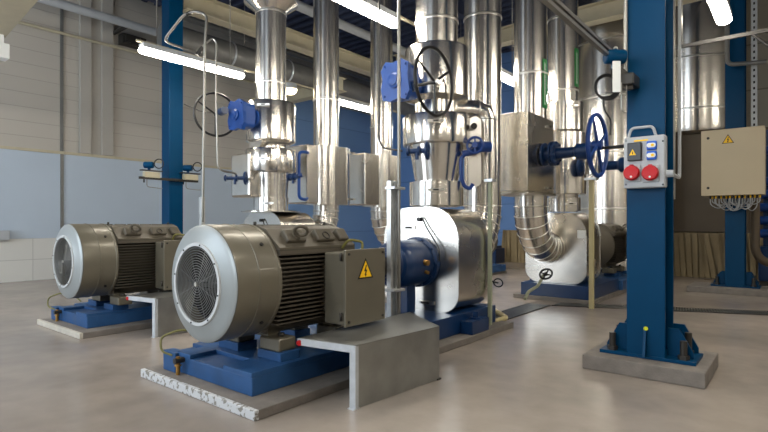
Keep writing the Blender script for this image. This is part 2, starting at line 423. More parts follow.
# ================================================================== MOTOR  (local x=0 fan face, axis z=.78)
AZ = .78
def make_motor(label):
    t = thing('electric_motor', label, 'motor', (0, 0, .28))
    R = .41
    fc = MB()
    fc.lathe([(.285, .0), (R-.01, .0), (R-.002, .004), (R, .014), (R, .17), (R+.004, .172), (R+.004, .182), (R, .184), (R-.002, .335), (R+.004, .34), (R+.004, .36), (.30, .36), (.30, .05), (.285, .04), (.285, 0)], (0, 0, AZ), X, 72)
    fc.f = fc.f[:-2]; fc.sm = fc.sm[:-2]
    fcov = fc.build('fan_cover', 'motor_paint', t)
    MB().lathe([(.262, -.004), (R-.03, -.004), (R-.012, .004), (R-.012, .006), (.262, .006), (.262, -.004)], (0, 0, AZ), X, 72)
    fp = MB().lathe([(.283, -.046), (R-.05, -.018), (R-.015, -.012), (R-.003, -.002), (R-.015, -.001), (R-.05, -.008), (.283, -.038), (.283, -.046)], (0, 0, AZ), X, 72)
    fp.f = fp.f[:-2]; fp.sm = fp.sm[:-2]
    fp.build('face_ring', 'fan_face_daylit', fcov)
    rr = MB().lathe([(.262, -.056), (.284, -.056), (.287, -.044), (.262, -.044), (.262, -.056)], (0, 0, AZ), X, 64)
    rr.f = rr.f[:-2]; rr.sm = rr.sm[:-2]
    rr.build('grille_rim', 'rim_paint', fcov)
    gm = MB()
    for k in range(1, 16): gm.torus((-.048, 0, AZ), X, .0175*k+.005, .0022, seg=48, ms=6)
    for k in range(4):
        a = PI/4*k+.4; dv = V((0, math.cos(a), math.sin(a)))*.262
        gm.cyl(V((-.042, 0, AZ))-dv, V((-.042, 0, AZ))+dv, .0016, seg=6)
    gm.build('grille', 'ring_wire', fcov)
    MB().cyl((-.058, 0, AZ), (-.044, 0, AZ), .015, seg=16).build('grille_hub', 'steel_band', fcov)
    MB().cyl((.08, 0, AZ), (.10, 0, AZ), .285, seg=48).build('fan_shade_disc', 'hole_shade', fcov)  # black disc added to paint the shaded interior behind the grille
    fb = MB()
    for k in range(8):
        a = 2*PI*k/8; dv = V((0, math.cos(a), math.sin(a))); sv = V((0, -math.sin(a), math.cos(a)))
        fb.prism([(.05, -.006), (.25, -.006), (.25, .006), (.05, .006)], V((.03, 0, AZ)), dv, sv, X, .04)
    fb.build('fan_blade_wheel', 'grille', fcov)
    for k in range(8):
        a = 2*PI*k/8+.2; MB().cyl((-.061, .274*math.cos(a), AZ+.274*math.sin(a)), (-.055, .274*math.cos(a), AZ+.274*math.sin(a)), .006, seg=10).build('grille_screw', 'black', fcov)
    for zz in (.27, -.27):
        yv = -math.sqrt(R*R-zz*zz); n = V((0, yv, zz)).normalized()
        MB().cyl(V((.26, yv, AZ+zz))-n*.004, V((.26, yv, AZ+zz))+n*.008, .014, seg=12).build('cover_bolt', 'black', fcov)
    # stator body with fins along the shaft
    b = MB(); b.lathe([(.33, .34), (.33, 1.15)], (0, 0, AZ), X, 48)
    nf = 72
    for k in range(nf):
        a = 2*PI*k/nf
        if math.sin(a) > .62 or math.sin(a) < -.86: continue
        # fins on the sides stand out horizontally
        sy = 1 if math.cos(a) > 0 else -1
    z = -.30
    while z < .235:
        yy = math.sqrt(max(0, .33**2-z*z)); yo = .385 if abs(z) < .2 else .385-(abs(z)-.2)*.3
        for sy in (-1, 1):
            b.box((.36, min(sy*yy*.92, sy*yo), AZ+z-.005), (1.13, max(sy*yy*.92, sy*yo), AZ+z+.005))
        z += .031
    st = b.build('stator_body', 'motor_fin', t)
    sh = MB()
    sec = [(-.375, .20), (-.375, .245), (-.30, .30), (-.22, .375), (-.13, .40), (.13, .40), (.22, .375), (.30, .30), (.375, .245), (.375, .20), (.30, .17), (-.30, .17)]
    sh.prism(sec, (.37, 0, AZ), Y, Z, X, .78)
    for q in (.40, .55, .70, .85, 1.0, 1.12): sh.box((q, -.135, AZ+.395), (q+.012, .135, AZ+.408))
    sh.build('top_housing', 'motor_dark', t)
    es = MB().lathe([(.36, 1.14), (.375, 1.15), (.375, 1.18), (.33, 1.22), (.20, 1.24), (.13, 1.28), (.13, 1.32), (0, 1.32)], (0, 0, AZ), X, 48)
    es.build('end_shield', 'motor_dark', t)
    MB().cyl((1.3, 0, AZ), (1.60, 0, AZ), .045).build('shaft', 'steel_band', t)
    # eye bolts on slanted pads
    for sy in (-1, 1):
        for i, q in enumerate((.555, .86, 1.06)):
            if i == 2 and sy == 1: continue
            wd = .18 if i < 2 else .10
            rot = Matrix.Rotation(sy*-math.radians(52), 3, 'X')
            pad = MB().box((q-wd/2, sy*.30-.055, AZ+.285), (q+wd/2, sy*.30+.055, AZ+.35), .012, rot).build('lifting_pad', 'motor_dark', t)
            n = V((0, sy*.80, .60))
            c0 = V((q, sy*.31, AZ+.305))+n*.03
            if i == 0:
                e = MB(); e.cyl(c0-n*.01, c0+n*.02, .034, seg=16); e.torus(c0+n*.068, V((.55, -sy*.50, .66)), .046, .014, seg=24, ms=8); e.build('eye_bolt', 'motor_dark', t)
            elif i == 1:
                MB().lathe([(.035, .0), (.035, .012), (.028, .012), (.026, .004), (0, .004)], c0-n*.004, n, 20).build('pad_plug', 'dark_steel', pad)
    for q in (.40, 1.12):
        MB().cyl((q, -.05, AZ+.40), (q, -.05, AZ+.43), .012, seg=8).build('top_bolt', 'dark_steel', t)
    # feet
    for q in (.38, .95):
        for sy in (-1, 1):
            f = MB().box((q, .13 if sy > 0 else -.35, .28), (q+.16, .35 if sy > 0 else -.13, .375), .012)
            f.prism([(0, 0), (.18, 0), (.1, .17), (0, .17)], (q+.02, sy*.20, .37), V((0, -sy, 0)), Z, X, .12)
            fo = f.build('foot', 'motor_paint', t)
            MB().cyl((q+.08, sy*.28, .375), (q+.08, sy*.28, .40), .024, seg=6).build('foot_bolt', 'dark_steel', fo)
    MB().box((.38, -.2, .385), (1.12, .2, .50), .02).build('belly_housing', 'motor_dark', t)
    # terminal box
    tb = MB().box((.77, -.62, AZ-.337), (1.20, -.41, AZ+.20), .012); tbo = tb.build('terminal_box', 'motor_paint', t)
    MB().box((.755, -.645, AZ-.345), (1.215, -.622, AZ+.223), .006).build('box_lid', 'motor_paint', tbo)
    MB().box((.80, -.46, AZ-.26), (1.14, -.33, AZ+.15), .02).build('box_neck', 'motor_dark', tbo)
    for (a, c) in ((.79, -.31), (1.18, -.31), (.79, .19), (1.18, .19)):
        MB().cyl((a, -.652, AZ+c), (a, -.644, AZ+c), .010, seg=10).build('lid_screw', 'dark_steel', tbo)
    warn_sign((.975, -.645, AZ+.05), X, Z, -Y, .175, tbo)
    for c in (-.27, .17): MB().cyl((.752, -.60, AZ+c-.03), (.752, -.60, AZ+c+.03), .010, seg=8).build('hinge', 'dark_steel', tbo)
    MB().tube(fillet([(1.10, -.50, AZ+.20), (1.12, -.49, AZ+.27), (1.0, -.44, AZ+.29), (1.0, -.38, AZ+.22)], .08), .011, 8).build('supply_cable', 'copper_cable', t)
    return t
def make_pump(label):
    t = thing('pump', label, 'pump', (2.9, 0, .26))
    cz = .815
    cs = MB(); pts = rrect(.96, 1.09, .34, 8, 0, 0, .20)
    cs.prism(pts, (2.62, 0, cz), Y, Z, X, .66); cas = cs.build('casing', 'steel_flat', t)
    for p in cas.data.polygons:
        if len(p.vertices) == 4: p.use_smooth = True
    for (x_, nm, e_) in ((2.605, 'front_panel', .012), (3.265, 'rear_panel', .003)):
        MB().prism(rrect(.96+2*e_, 1.09+2*e_, .35, 8, 0, 0, .21), (x_, 0, cz), Y, Z, X, .016).build(nm, 'steel_flat', cas)
    for q in ():
        pp = [V((q, a, cz+b)) for a, b in rrect(.965, 1.095, .34, 8, 0, 0, .2)]
        MB().tube(pp, .003, 6, closed=True).build('seam_band', 'steel_band', cas)
    for (yy, zz, L) in ((.12, 1.15, .15), (-.10, .345, .20)):
        la = MB().box((2.590, yy-L/2, zz-.018), (2.606, yy+L/2, zz+.018), .003).build('latch', 'steel_band', cas)
        MB().box((2.578, yy-L/5, zz-.010), (2.590, yy+L/3, zz+.010), .003).build('latch_lever', 'dark_steel', la)
    # bearing housing
    bh = MB().lathe([(.09, 1.92), (.13, 1.93), (.13, 2.02), (.17, 2.06), (.18, 2.08), (.215, 2.09), (.235, 2.12), (.24, 2.18), (.245, 2.50), (.235, 2.54), (.27, 2.55), (.27, 2.60), (0, 2.61)], (0, 0, AZ), X, 40)
    b = bh.build('bearing_housing', 'blue_dark', t)
    for k in range(10):
        a = 2*PI*k/10; yy, zz = .262*math.cos(a), .262*math.sin(a)
        MB().cyl((2.525, yy*.95, AZ+zz*.95), (2.552, yy*.95, AZ+zz*.95), .013, seg=6).build('flange_bolt', 'blue_dark', b)
    MB().cyl((2.36, -.235, AZ+.02), (2.36, -.285, AZ+.015), .03, seg=16).build('oil_plug', 'brass', b)
    MB().cyl((2.38, -.235, AZ-.08), (2.38, -.275, AZ-.09), .018, seg=12).build('oil_plug', 'brass', b)
    MB().cyl((1.60, 0, AZ), (1.76, 0, AZ), .115, seg=28).build('coupling_hub', 'dark_steel', t)
    MB().cyl((1.78, 0, AZ), (1.94, 0, AZ), .115, seg=28).build('coupling_hub', 'dark_steel', t)
    MB().cyl((1.755, 0, AZ), (1.785, 0, AZ), .09, seg=20).build('coupling_spider', 'red', t)
    MB().box((2.30, -.07, .26), (2.44, .07, AZ-.2), .01).build('support_leg', 'blue_dark', t)
    MB().tube(fillet([(2.60, -.02, 1.22), (2.585, -.05, 1.27), (2.57, -.12, 1.15), (2.55, -.30, .93), (2.54, -.30, .80)], .05), .008, 8).build('sensor_cable', 'black', t)
    MB().cyl((2.57, -.01, 1.24), (2.605, -.01, 1.24), .022, seg=12).build('sensor_plug', 'black', t)
    return t
def make_base(label):
    t = thing('base_frame', label, 'base frame', (1.7, 0, .062))
    b = MB(); z0, z1 = .062, .218
    # motor end: plate body with a shallow notch in the front rim
    b.box((.085, -.44, z0), (1.9, .64, z1-.03), .008)
    b.box((.30, -.44, z1-.032), (1.9, .64, z1), .004)
    b.box((.08, -.44, z1-.032), (.302, -.12, z1), .004)
    b.box((.08, .30, z1-.032), (.302, .48, z1), .004)
    b.build('motor_frame', 'blue_base', t)
    MB().box((.05, .46, z0), (.14, .64, z1-.005), .006).build('end_lug', 'blue_base', t)
    for q in (.37, .94):
        for sy in (-1, 1):
            MB().box((q, -.38 if sy < 0 else .12, z1), (q+.18, -.12 if sy < 0 else .38, .28), .004).build('motor_pad', 'blue_base', t)
    MB().box((1.9, -.50, z0), (3.42, .58, .26), .008).build('pump_frame', 'blue_dark', t)
    for q in (1.0, 2.62):
        l = MB().box((q, -.645, z0), (q+.36, -.50, .20), .01); l.cyl((q+.18, -.58, .20), (q+.18, -.58, .28), .03, seg=6); l.cyl((q+.18, -.58, .20), (q+.18, -.58, .215), .055, seg=16)
        l.build('anchor_lug', 'blue_dark', t)
    return t
def make_plinth(label, x0=-.06, x1=3.55):
    t = thing('concrete_plinth', label, 'plinth', (1.7, 0, 0))
    MB().box((x0+.035, -.66, 0), (x1, .78, .062), .006).build('slab', 'conc', t)
    MB().box((x0, -.66, 0), (x0+.035, .78, .0625), .006).build('painted_edge', 'chipped', t)
    return t
def make_guard(label, cap):
    """bent galvanised sheet cover with an angle frame on its open end"""
    t = thing('sheet_guard', label, 'guard', (.9, -.85, 0))
    z = .41
    A_, B_, C_, D_ = V((.48, -1.0, 0)), V((1.35, -1.07, 0)), V((1.72, -.52, 0)), V((.40, -.54, 0))
    th = .004
    MB().add([A_+Z*z, B_+Z*z, C_+Z*z, D_+Z*z, A_+Z*(z-th), B_+Z*(z-th), C_+Z*(z-th), D_+Z*(z-th)],
             [(0, 1, 2, 3), (7, 6, 5, 4), (0, 4, 5, 1), (1, 5, 6, 2), (2, 6, 7, 3), (3, 7, 4, 0)]).build('top_sheet', 'galv_dull', t)
    def wallsheet(P, Q, z0, z1, nm='side_sheet'):
        n = (Q-P).normalized().cross(Z)*th
        return MB().add([P+Z*z0, Q+Z*z0, Q+Z*z1, P+Z*z1, P-n+Z*z0, Q-n+Z*z0, Q-n+Z*z1, P-n+Z*z1],
                 [(0, 1, 2, 3), (7, 6, 5, 4), (0, 4, 5, 1), (1, 5, 6, 2), (2, 6, 7, 3), (3, 7, 4, 0)]).build(nm, 'galv_dull', t)
    wallsheet(A_, B_, .004, z); wallsheet(B_, C_, .004, z, 'end_sheet')
    fr = MB(); d1 = (D_-A_).normalized()
    fr.prism([(0, 0), (.045, 0), (.045, .006), (.006, .006), (.006, .03), (0, .03)], A_+Z*.004+V((-.012, -.002, 0)), d1, X, Z, z-.01)
    fr.prism([(0, 0), (.03, 0), (.03, -.006), (.006, -.006), (.006, -.045), (0, -.045)], A_+Z*(z-.002)+V((-.014, 0, 0)), X, Z, d1, (D_-A_).length)
    fr.build('angle_frame', 'galv_lit', t)
    MB().box(A_+V((-.03, -.005, 0)), A_+V((.03, .05, .006))).build('foot_plate', 'galv', t)
    MB().box(B_+V((-.03, -.005, 0)), B_+V((.02, .03, .012))).build('foot_plate', 'dark_steel', t)
    if cap: MB().cyl(D_+V((-.015, -.02, z-.03)), D_+V((.02, .0, z-.03)), .020, seg=16).build('red_cap', 'red', t)
    return t
def make_drain(label):
    t = thing('drain_valve', label, 'valve', (.02, .48, .1))
    MB().cyl((.04, .40, .065), (.04, .40, .20), .016, seg=12).build('drain_pipe', 'brass', t)
    MB().cyl((.01, .40, .17), (.105, .40, .17), .022, seg=12).build('valve_body', 'dark_steel', t)
    MB().torus((.04, .40, .135), Z, .022, .006, seg=16, ms=6).build('collar', 'brass', t)
    MB().tube(fillet([(.05, .50, .19), (.0, .58, .22), (.02, .62, .32), (.12, .52, .375), (.22, .44, .35), (.28, .36, .27)], .08, 8), .0085, 8).build('earth_cable', 'copper_cable', t)
    return t
def shift(root, off, rz=0):
    if rz:
        p = root.location.copy(); root.location = V((off[0]-p.x, off[1]-p.y, p.z)); root.rotation_euler.z = PI
    else: root.location = root.location+V(off)
OA, OB, OC, OD = (1.98, 3.22, 0), (2.20, 6.24, 0), (11.18, 2.97, 0), (11.42, 6.1, 0)
motor = make_motor('big grey electric motor in the foreground with round fan grille'); pump = make_pump('silver clad pump with blue bearing housing behind the foreground motor')
base = make_base('blue steel base under the foreground motor, its pale front edge notched'); plin = make_plinth('concrete plinth with chipped white edge under the foreground motor')
guard = make_guard('galvanised sheet guard in front of the foreground motor', True); drain = make_drain('brass drain valve with yellow green cable on the foreground base')
for (off, lb) in ((OB, ['smaller-looking grey motor on the left by the tiled wall', 'silver clad pump beyond the foreground motor under the left pipe stack', 'blue steel base under the left motor near the tiled wall', 'concrete plinth under the left motor', 'galvanised sheet guard between the two motors', 'drain valve with dark cable on the left base']),):
    for r, l in zip((motor, pump, base, plin, guard, drain), lb):
        c = copy_tree(r); c['label'] = l; shift(c, off)
        if r in (base, plin): c.scale.y = .87; c.location.y += .10
        if r is drain: c.location.y += .04
        for ch in [x for x in bpy.data.objects if x.parent == c and x.name.startswith('painted_edge')]:
            ch.data = ch.data.copy(); ch.data.materials[0] = M['conc_light']
for (off, sx, lb) in ((OC, .2, ['brown motor behind the right pump, half hidden by the big blue column', 'silver pump casing with ribbed elbow left of the big blue column', 'dark blue base under the right pump', 'low concrete plinth under the right pump', '', '']),
                  (OD, 0, ['motor hidden behind the middle pipes', 'pump behind the front pump in the left row', 'blue base behind the front pump in the left row', 'concrete plinth behind the front pump in the left row'])):
    for i, r in enumerate((motor, pump, base)):
        c = copy_tree(r); c['label'] = lb[i]; shift(c, off, 1)
        if i == 0: c.location.x -= sx
    p_ = thing('concrete_plinth', lb[3], 'plinth', (off[0]-1.6, off[1], 0))
    MB().box((off[0]-3.45, off[1]-.62, 0), (off[0]+.05, off[1]+.62, .062), .006).build('slab', 'conc', p_)
for r in (motor, pump, base, plin, guard, drain): shift(r, OA)

# ================================================================== PIPES
def ring(x, y, z, r, parent, name='seam_band', wd=.012):
    return MB().lathe([(r, -wd), (r+.006, -wd), (r+.008, 0), (r+.006, wd), (r, wd)], (x, y, z), Z, 48).build(name, 'steel_band', parent)
def latch(x, y, z, r, ang, parent):
    n = V((math.cos(ang), math.sin(ang), 0)); s = V((-n.y, n.x, 0)); c = V((x, y, z))+n*(r+.004)
    o = MB().prism([(-.09, -.014), (.09, -.014), (.09, .014), (-.09, .014)], c, s, Z, n, .014).build('latch', 'steel_band', parent)
    MB().prism([(-.03, -.008), (.03, -.008), (.03, .008), (-.03, .008)], c+n*.014, s, Z, n, .01).build('latch_lever', 'dark_steel', parent)
def vlathe(prof, x, y, name, parent, m='steel', seg=48):
    return MB().lathe([(r, z) for r, z in prof], (x, y, 0), Z, seg).build(name, m, parent)
TOP = CZ-.002
# --- left stack (pump B)
bx, by = 4.95, 6.2
t = thing('insulated_riser', 'silver clad riser with stepped valve jackets above the foreground motor', 'pipe', (bx, by, 1.36))
vlathe([(.225, 1.38), (.225, TOP)], bx, by, 'pipe_cladding', t)
vlathe([(.225, 4.36), (.24, 4.38), (.40, 4.50)], bx, by, 'flare', t)
for z in (3.29, 4.34): ring(bx, by, z, .227, t)
j = vlathe([(.28, 2.36), (.30, 2.39), (.37, 2.42), (.37, 2.97), (.355, 2.99), (.225, 2.995)], bx, by, 'valve_jacket', t); latch(bx, by, 2.90, .37, math.radians(215), j)
j = vlathe([(.27, 1.94), (.375, 1.95), (.385, 1.965), (.385, 2.27), (.37, 2.29), (.225, 2.295)], bx, by, 'valve_jacket', t); latch(bx, by, 2.12, .385, math.radians(215), j)
vlathe([(.245, 1.58), (.27, 1.95)], bx, by, 'cone_jacket', t)
j = vlathe([(.26, 1.39), (.26, 1.58), (.225, 1.585)], bx, by, 'collar_jacket', t); latch(bx, by, 1.49, .26, math.radians(220), j)
MB().box((bx-.43, by-.05, 1.58), (bx-.05, by+.40, 2.22), .03).build('side_jacket', 'steel_flat', t)
MB().cyl((bx-.30, by-.02, 2.44), (bx-.12, by-.02, 2.44), .16, seg=32).build('side_jacket', 'steel', t)
vlathe([(.44, 1.362), (.44, 1.372), (.36, 1.385), (.26, 1.39)], bx, by, 'base_flange', t)
# --- front stack (pump A)
ax, ay = 4.93, 3.22
t = thing('insulated_riser', 'silver clad riser with stepped jackets behind the black handwheel', 'pipe', (ax, ay, 1.38))
vlathe([(.24, 1.38), (.24, TOP)], ax, ay, 'pipe_cladding', t)
for z in (3.47,): ring(ax, ay, z, .242, t)
j = vlathe([(.24, 2.56), (.36, 2.60), (.36, 3.14), (.35, 3.165), (.24, 3.17)], ax, ay, 'valve_jacket', t)
j = vlathe([(.27, 2.07), (.38, 2.075), (.385, 2.09), (.385, 2.38), (.37, 2.40), (.24, 2.405)], ax, ay, 'valve_jacket', t); latch(ax, ay, 2.29, .385, math.radians(212), j)
MB().cyl((ax, ay, 2.22), (ax+.42, ay-.24, 2.22), .17, seg=36).build('side_jacket', 'steel', t)
vlathe([(.245, 1.66), (.31, 2.07)], ax, ay, 'cone_jacket', t)
j = vlathe([(.30, 1.39), (.31, 1.395), (.31, 1.66), (.24, 1.665)], ax, ay, 'collar_jacket', t); latch(ax, ay, 1.56, .31, math.radians(212), j)
# --- suction risers with segmented elbows
def riser(x, y, zb, label, r=.24, rings=(3.4,), elbow=None, R=.6, top=TOP, seglen=8):
    """vertical pipe from zb; elbow = direction (unit) the pipe turns to at its foot"""
    t = thing('insulated_pipe', label, 'pipe', (x, y, zb))
    MB().lathe([(r, zb), (r, top)], (x, y, 0), Z, 48).build('pipe_cladding', 'steel', t)
    for z in rings: ring(x, y, z, r+.002, t)
    if elbow is not None:
        e = V(elbow); c = V((x, y, zb))+e*R
        mb = MB(); n = seglen
        def P(a): return c-e*R*math.cos(a)-Z*R*math.sin(a)
        for k in range(n):
            a0, a1 = PI/2*k/n, PI/2*(k+1)/n
            # each segment a straight cylinder cut to the joint planes
            vs = []
            u2 = e.cross(Z)
            for a in (a0, a1):
                rad = (-e*math.cos(a)-Z*math.sin(a))
                for q in range(40):
                    th = 2*PI*q/40; vs.append(P(a)+(rad*math.cos(th)+u2*math.sin(th))*(r+.002*(k % 2)))
            mb.add(vs, [(q, (q+1) % 40, 40+(q+1) % 40, 40+q) for q in range(40)], True)
        mb.build('elbow_cladding', 'steel', t)
        for k in range(n+1):
            a = PI/2*k/n; tang = (e*math.sin(a)-Z*math.cos(a))
            MB().torus(P(a), tang, r+.003, .006, seg=40, ms=6).build('elbow_seam', 'steel_band', t)
        L = .12
        MB().cyl(P(PI/2), P(PI/2)+e*L, r, seg=40).build('nozzle_cladding', 'steel', t)
    return t
t2_ = riser(6.11, 6.2, 1.40, 'tall silver pipe just right of the left stack, boxed valve jacket below', .215, (3.25,), (-1, 0, 0), .60)
jb = MB(); jb.prism(rrect(.78, .62, .26, 8), (6.10, 6.17, 1.50), X, Y, Z, .95)
jj = jb.build('valve_jacket', 'steel', t2_)
MB().box((5.50, 6.0, 1.51), (5.95, 6.5, 2.44), .02).build('side_jacket', 'steel_flat', t2_)
for z in (1.6, 2.38):
    latch(6.38, 5.87, z, -.01, math.radians(-90), jj)
t3_ = riser(7.52, 6.15, 1.42, 'slim silver pipe behind the blue gearbox with a flat sided jacket', .21, (3.0,), (1, 0, 0), .60)
jb = MB().prism(rrect(.74, .60, .25, 8), (7.52, 6.15, 1.5), X, Y, Z, .95).build('valve_jacket', 'steel', t3_)
MB().box((6.82, 5.95, 1.52), (7.35, 6.42, 2.44), .02).build('side_jacket', 'steel_flat', t3_)
t4_ = riser(6.02, 3.22, 1.42, 'broad silver pipe right of the front stack with an elbow at its foot', .24, (3.85, ), (-1, 0, 0), .63)
t5_ = riser(7.22, 3.08, 1.44, 'silver pipe entering the rectangular jacket, ribbed elbow beneath', .235, (3.36,), (1, 0, 0), .62)
jb = MB().box((6.52, 2.82, 1.62), (7.46, 3.40, 2.70), .012).build('valve_jacket', 'steel_flat', t5_)
for z in (1.70, 2.58): latch(7.25, 2.815, z, 0, -PI/2, jb)
MB().box((6.50, 2.80, 1.598), (7.48, 3.42, 1.618)).build('jacket_tray', 'steel_band', t5_)
t6_ = thing('insulated_riser', 'silver pipe behind the blue handwheel with stepped jackets over the right pump', 'pipe', (8.24, 2.97, 1.38))
x6, y6 = 8.24, 2.97
vlathe([(.235, 1.38), (.235, TOP)], x6, y6, 'pipe_cladding', t6_)
ring(x6, y6, 3.3, .237, t6_); ring(x6, y6, 4.45, .237, t6_)
j = vlathe([(.245, 2.62), (.32, 2.66), (.32, 3.10), (.24, 3.11)], x6, y6, 'valve_jacket', t6_); latch(x6, y6, 3.02, .32, math.radians(225), j)
vlathe([(.27, 1.65), (.35, 1.66), (.35, 2.62), (.24, 2.625)], x6, y6, 'valve_jacket', t6_)
j = vlathe([(.27, 1.39), (.27, 1.6), (.24, 1.61)], x6, y6, 'collar_jacket', t6_); latch(x6, y6, 1.5, .27, math.radians(225), j)
# green flow labels on the right flank of two pipes
for (x, y, r, z0, z1, lb, par) in ((7.22, 3.08, .235, 2.85, 3.55, '', t5_), (x6, y6, .235, 3.35, 3.95, '', t6_)):
    a0 = math.radians(-112); mb = MB(); mw = MB(); vs = []; fs = []
    for i in range(5):
        a = a0+i*.14
        for z in (z0, z1): vs.append((x+(r+.004)*math.cos(a), y+(r+.004)*math.sin(a), z))
    fs = [(2*i, 2*i+2, 2*i+3, 2*i+1) for i in range(4)]
    vs2 = [((px_-x)*1.008+x, (py_-y)*1.008+y, pz_) for px_, py_, pz_ in vs]
    mb.add(vs+vs2, fs+[tuple(10+q for q in reversed(f)) for f in fs]+[(0, 1, 11, 10), (8, 18, 19, 9)])
    lo_ = mb.build('flow_label', 'green', par)
    am = a0+.24; n = V((math.cos(am), math.sin(am), 0)); sd = V((-n.y, n.x, 0)); c = V((x, y, 0))+n*(r+.0065)
    # lettering strokes joined by one fine base line
    q = z0+.05; poly = []
    pts_l = [(-.022, z0+.04)]
    while q < z1-.08:
        pts_l += [(-.022, q), (.022, q), (.022, q+.010), (-.016, q+.010), (-.016, q+.022), (.010, q+.022), (.010, q+.030), (-.022, q+.030)]
        q += .055
    pts_l += [(-.022, q), (-.026, q), (-.026, z0+.04)]
    mw.prism(pts_l, c, sd, Z, n, .002)
    mw.build('label_lettering', 'white', lo_)
# branch pipe
bp_ = thing('branch_pipe', 'small silver branch pipe bending down right of the black handwheel', 'pipe', (5.38, 2.81, 1.68))
pth = fillet([(ax+.05, ay-.04, 2.50), (5.37, 2.83, 2.50), (5.37, 2.83, 1.70)], .11, 2)
MB().tube(pth, .118, 24).build('pipe_cladding', 'steel', bp_)
for (p, d) in ((pth[1], pth[1]-pth[0]), (pth[3], Z)): MB().torus(p, d, .121, .006, seg=24, ms=6).build('seam_band', 'steel_band', bp_)
# curved plate with loop between
lp = thing('level_gauge', 'white oval gauge loop with small blue valve wheel right of the front stack', 'gauge', at(475, 6.0, 190))
c_ = at(474.5, 5.75, 152)
MB().prism(rrect(.14, .78, .065, 6), c_+V((0, 0, 0)), RT, Z, -FW, .03).build('gauge_body', 'steel_band', lp)
MB().cyl(at(474, 5.70, 126), at(474, 5.66, 126), .035, seg=16).build('gauge_port', 'dark_steel', lp)
pj = [at(464.5, 5.65, 155), at(461, 5.65, 158), at(461, 5.65, 176), at(464, 5.65, 186), at(470, 5.65, 189), at(473, 5.65, 184)]
MB().tube(fillet(pj, .08), .022, 10).build('blue_loop_pipe', 'blue_valve', lp)
vc = at(475, 5.62, 145)
def handwheel(c, axis, R, r, m, parent, spokes=3, phase=.5, hub=.03, name='handwheel'):
    u, v, a = basis(axis); mb = MB(); mb.torus(c, axis, R, r*1.15, seg=44, ms=8)
    for k in range(spokes):
        th = phase+2*PI*k/spokes; e = (u*math.cos(th)+v*math.sin(th))*(R-r*.5)
        mb.tube([V(c)+e*.08, V(c)+e], [r*1.0, r*.7], 6)
    mb.cyl(V(c)-a*hub, V(c)+a*hub, hub*1.1, seg=16)
    return mb.build(name, m, parent)
handwheel(vc, FW+RT*.3, .085, .012, 'blue_valve', lp, 6, name='valve_wheel')
MB().cyl(at(474, 5.68, 147), at(490, 5.72, 147), .06, seg=16).build('valve_body', 'blue_valve', lp)
MB().cyl(at(462, 5.68, 154), at(476, 5.68, 151), .035, seg=12).build('valve_arm', 'blue_valve', lp)

# gearbox valves with handwheels
def gearbox(c, label, facing, R, wheel_c, wheel_axis, m='blue_gear', k0=1.25):
    """c centre of the box; facing = outward axis of the cover; wheel on a shaft"""
    c = V(c); f = V(facing).normalized(); s = f.cross(Z).normalized()
    t = thing('valve_gearbox', label, 'valve', c)
    oct_ = [(-.15, -.10), (-.11, -.17), (-.04, -.15), (.05, -.17), (.13, -.15), (.15, -.05), (.13, .02), (.15, .10), (.10, .17), (.02, .15), (-.06, .175), (-.14, .13), (-.13, .03)]
    oct_ = [(a*k0, b*k0) for a, b in oct_]
    MB().prism(oct_, c+f*.03, s, Z, f, .055).build('gear_cover', m, t)
    MB().prism(rrect(.25*k0, .28*k0, .06, 5), c-f*.13, s, Z, f, .16).build('gear_housing', m, t)
    MB().lathe([(.08, 0), (.08, .02), (.055, .028), (.055, .04), (.03, .045), (0, .045)], c+f*.085, f, 28).build('gear_cap', m, t)
    for (a, b) in ((-.11, -.13), (.11, -.12), (.11, .13), (-.11, .12)):
        MB().cyl(c+s*a*k0+Z*b*k0+f*.083, c+s*a*k0+Z*b*k0+f*.10, .013, seg=6).build('cover_bolt', m, t)
    MB().cyl(c-f*.13, c-f*.42, .085, seg=24).build('mounting_neck', m, t)
    MB().cyl(c-f*.20, c-f*.23, .13, seg=24).build('neck_flange', m, t)
    wc = V(wheel_c); wa = V(wheel_axis).normalized()
    k = wc-wa*((wc-c).dot(wa))
    MB().cyl(k+wa*.06, wc, .018, seg=12).build('shaft', 'dark_steel', t)
    MB().cyl(k+wa*.05, k+wa*.20, .055, seg=16).build('shaft_bearing', 'blue_dark', t)
    hw = handwheel(wc, wa, R, .015, 'black', t, 3, .55, .022)
    MB().cyl(wc+wa*.02, wc+wa*.045, .022, seg=12).build('wheel_nut', 'steel_band', hw)
    return t
gearbox((4.30, 3.27, 2.68), 'blue valve gearbox with large black handwheel on the front stack', (-1, 0, 0), .335, (4.31, 2.84, 2.61), (0, -1, 0))
gearbox((4.38, 6.16, 2.72), 'blue valve gearbox with black handwheel on the left stack', (-1, 0, 0), .31, (4.28, 6.62, 2.78), (.25, 1, 0))
# small blue sampling valves
def small_valve(c, d, label, m='blue_dark', wheel=True, L=.22, stub=None):
    c = V(c); d = V(d).normalized(); t = thing('small_valve', label, 'valve', c)
    MB().cyl(c-d*L/2, c+d*L/2, .028, seg=14).build('valve_body', m, t)
    for q in (-.42, .1): MB().cyl(c+d*L*q-d*.012, c+d*L*q+d*.012, .05, seg=16).build('valve_flange', m, t)
    MB().cyl(c, c-Z*.09, .02, seg=10).build('drain_stub', m, t)
    if stub is not None: MB().cyl(c, c+V(stub), .018, seg=12).build('connecting_stub', 'conduit', t)
    if wheel: handwheel(c+d*L*.5, d, .08, .014, m, t, 5, .2, .02, 'valve_wheel')
    return t
small_valve(at(417, 5.3, 151), RT-FW*.3, 'small dark blue valve on the front stack below the black handwheel', stub=FW*.28)
small_valve(at(235, 7.2, 178), RT, 'small dark blue valve at the end of the hooked tube left of the left stack', L=.3, stub=RT*.22+FW*.3)
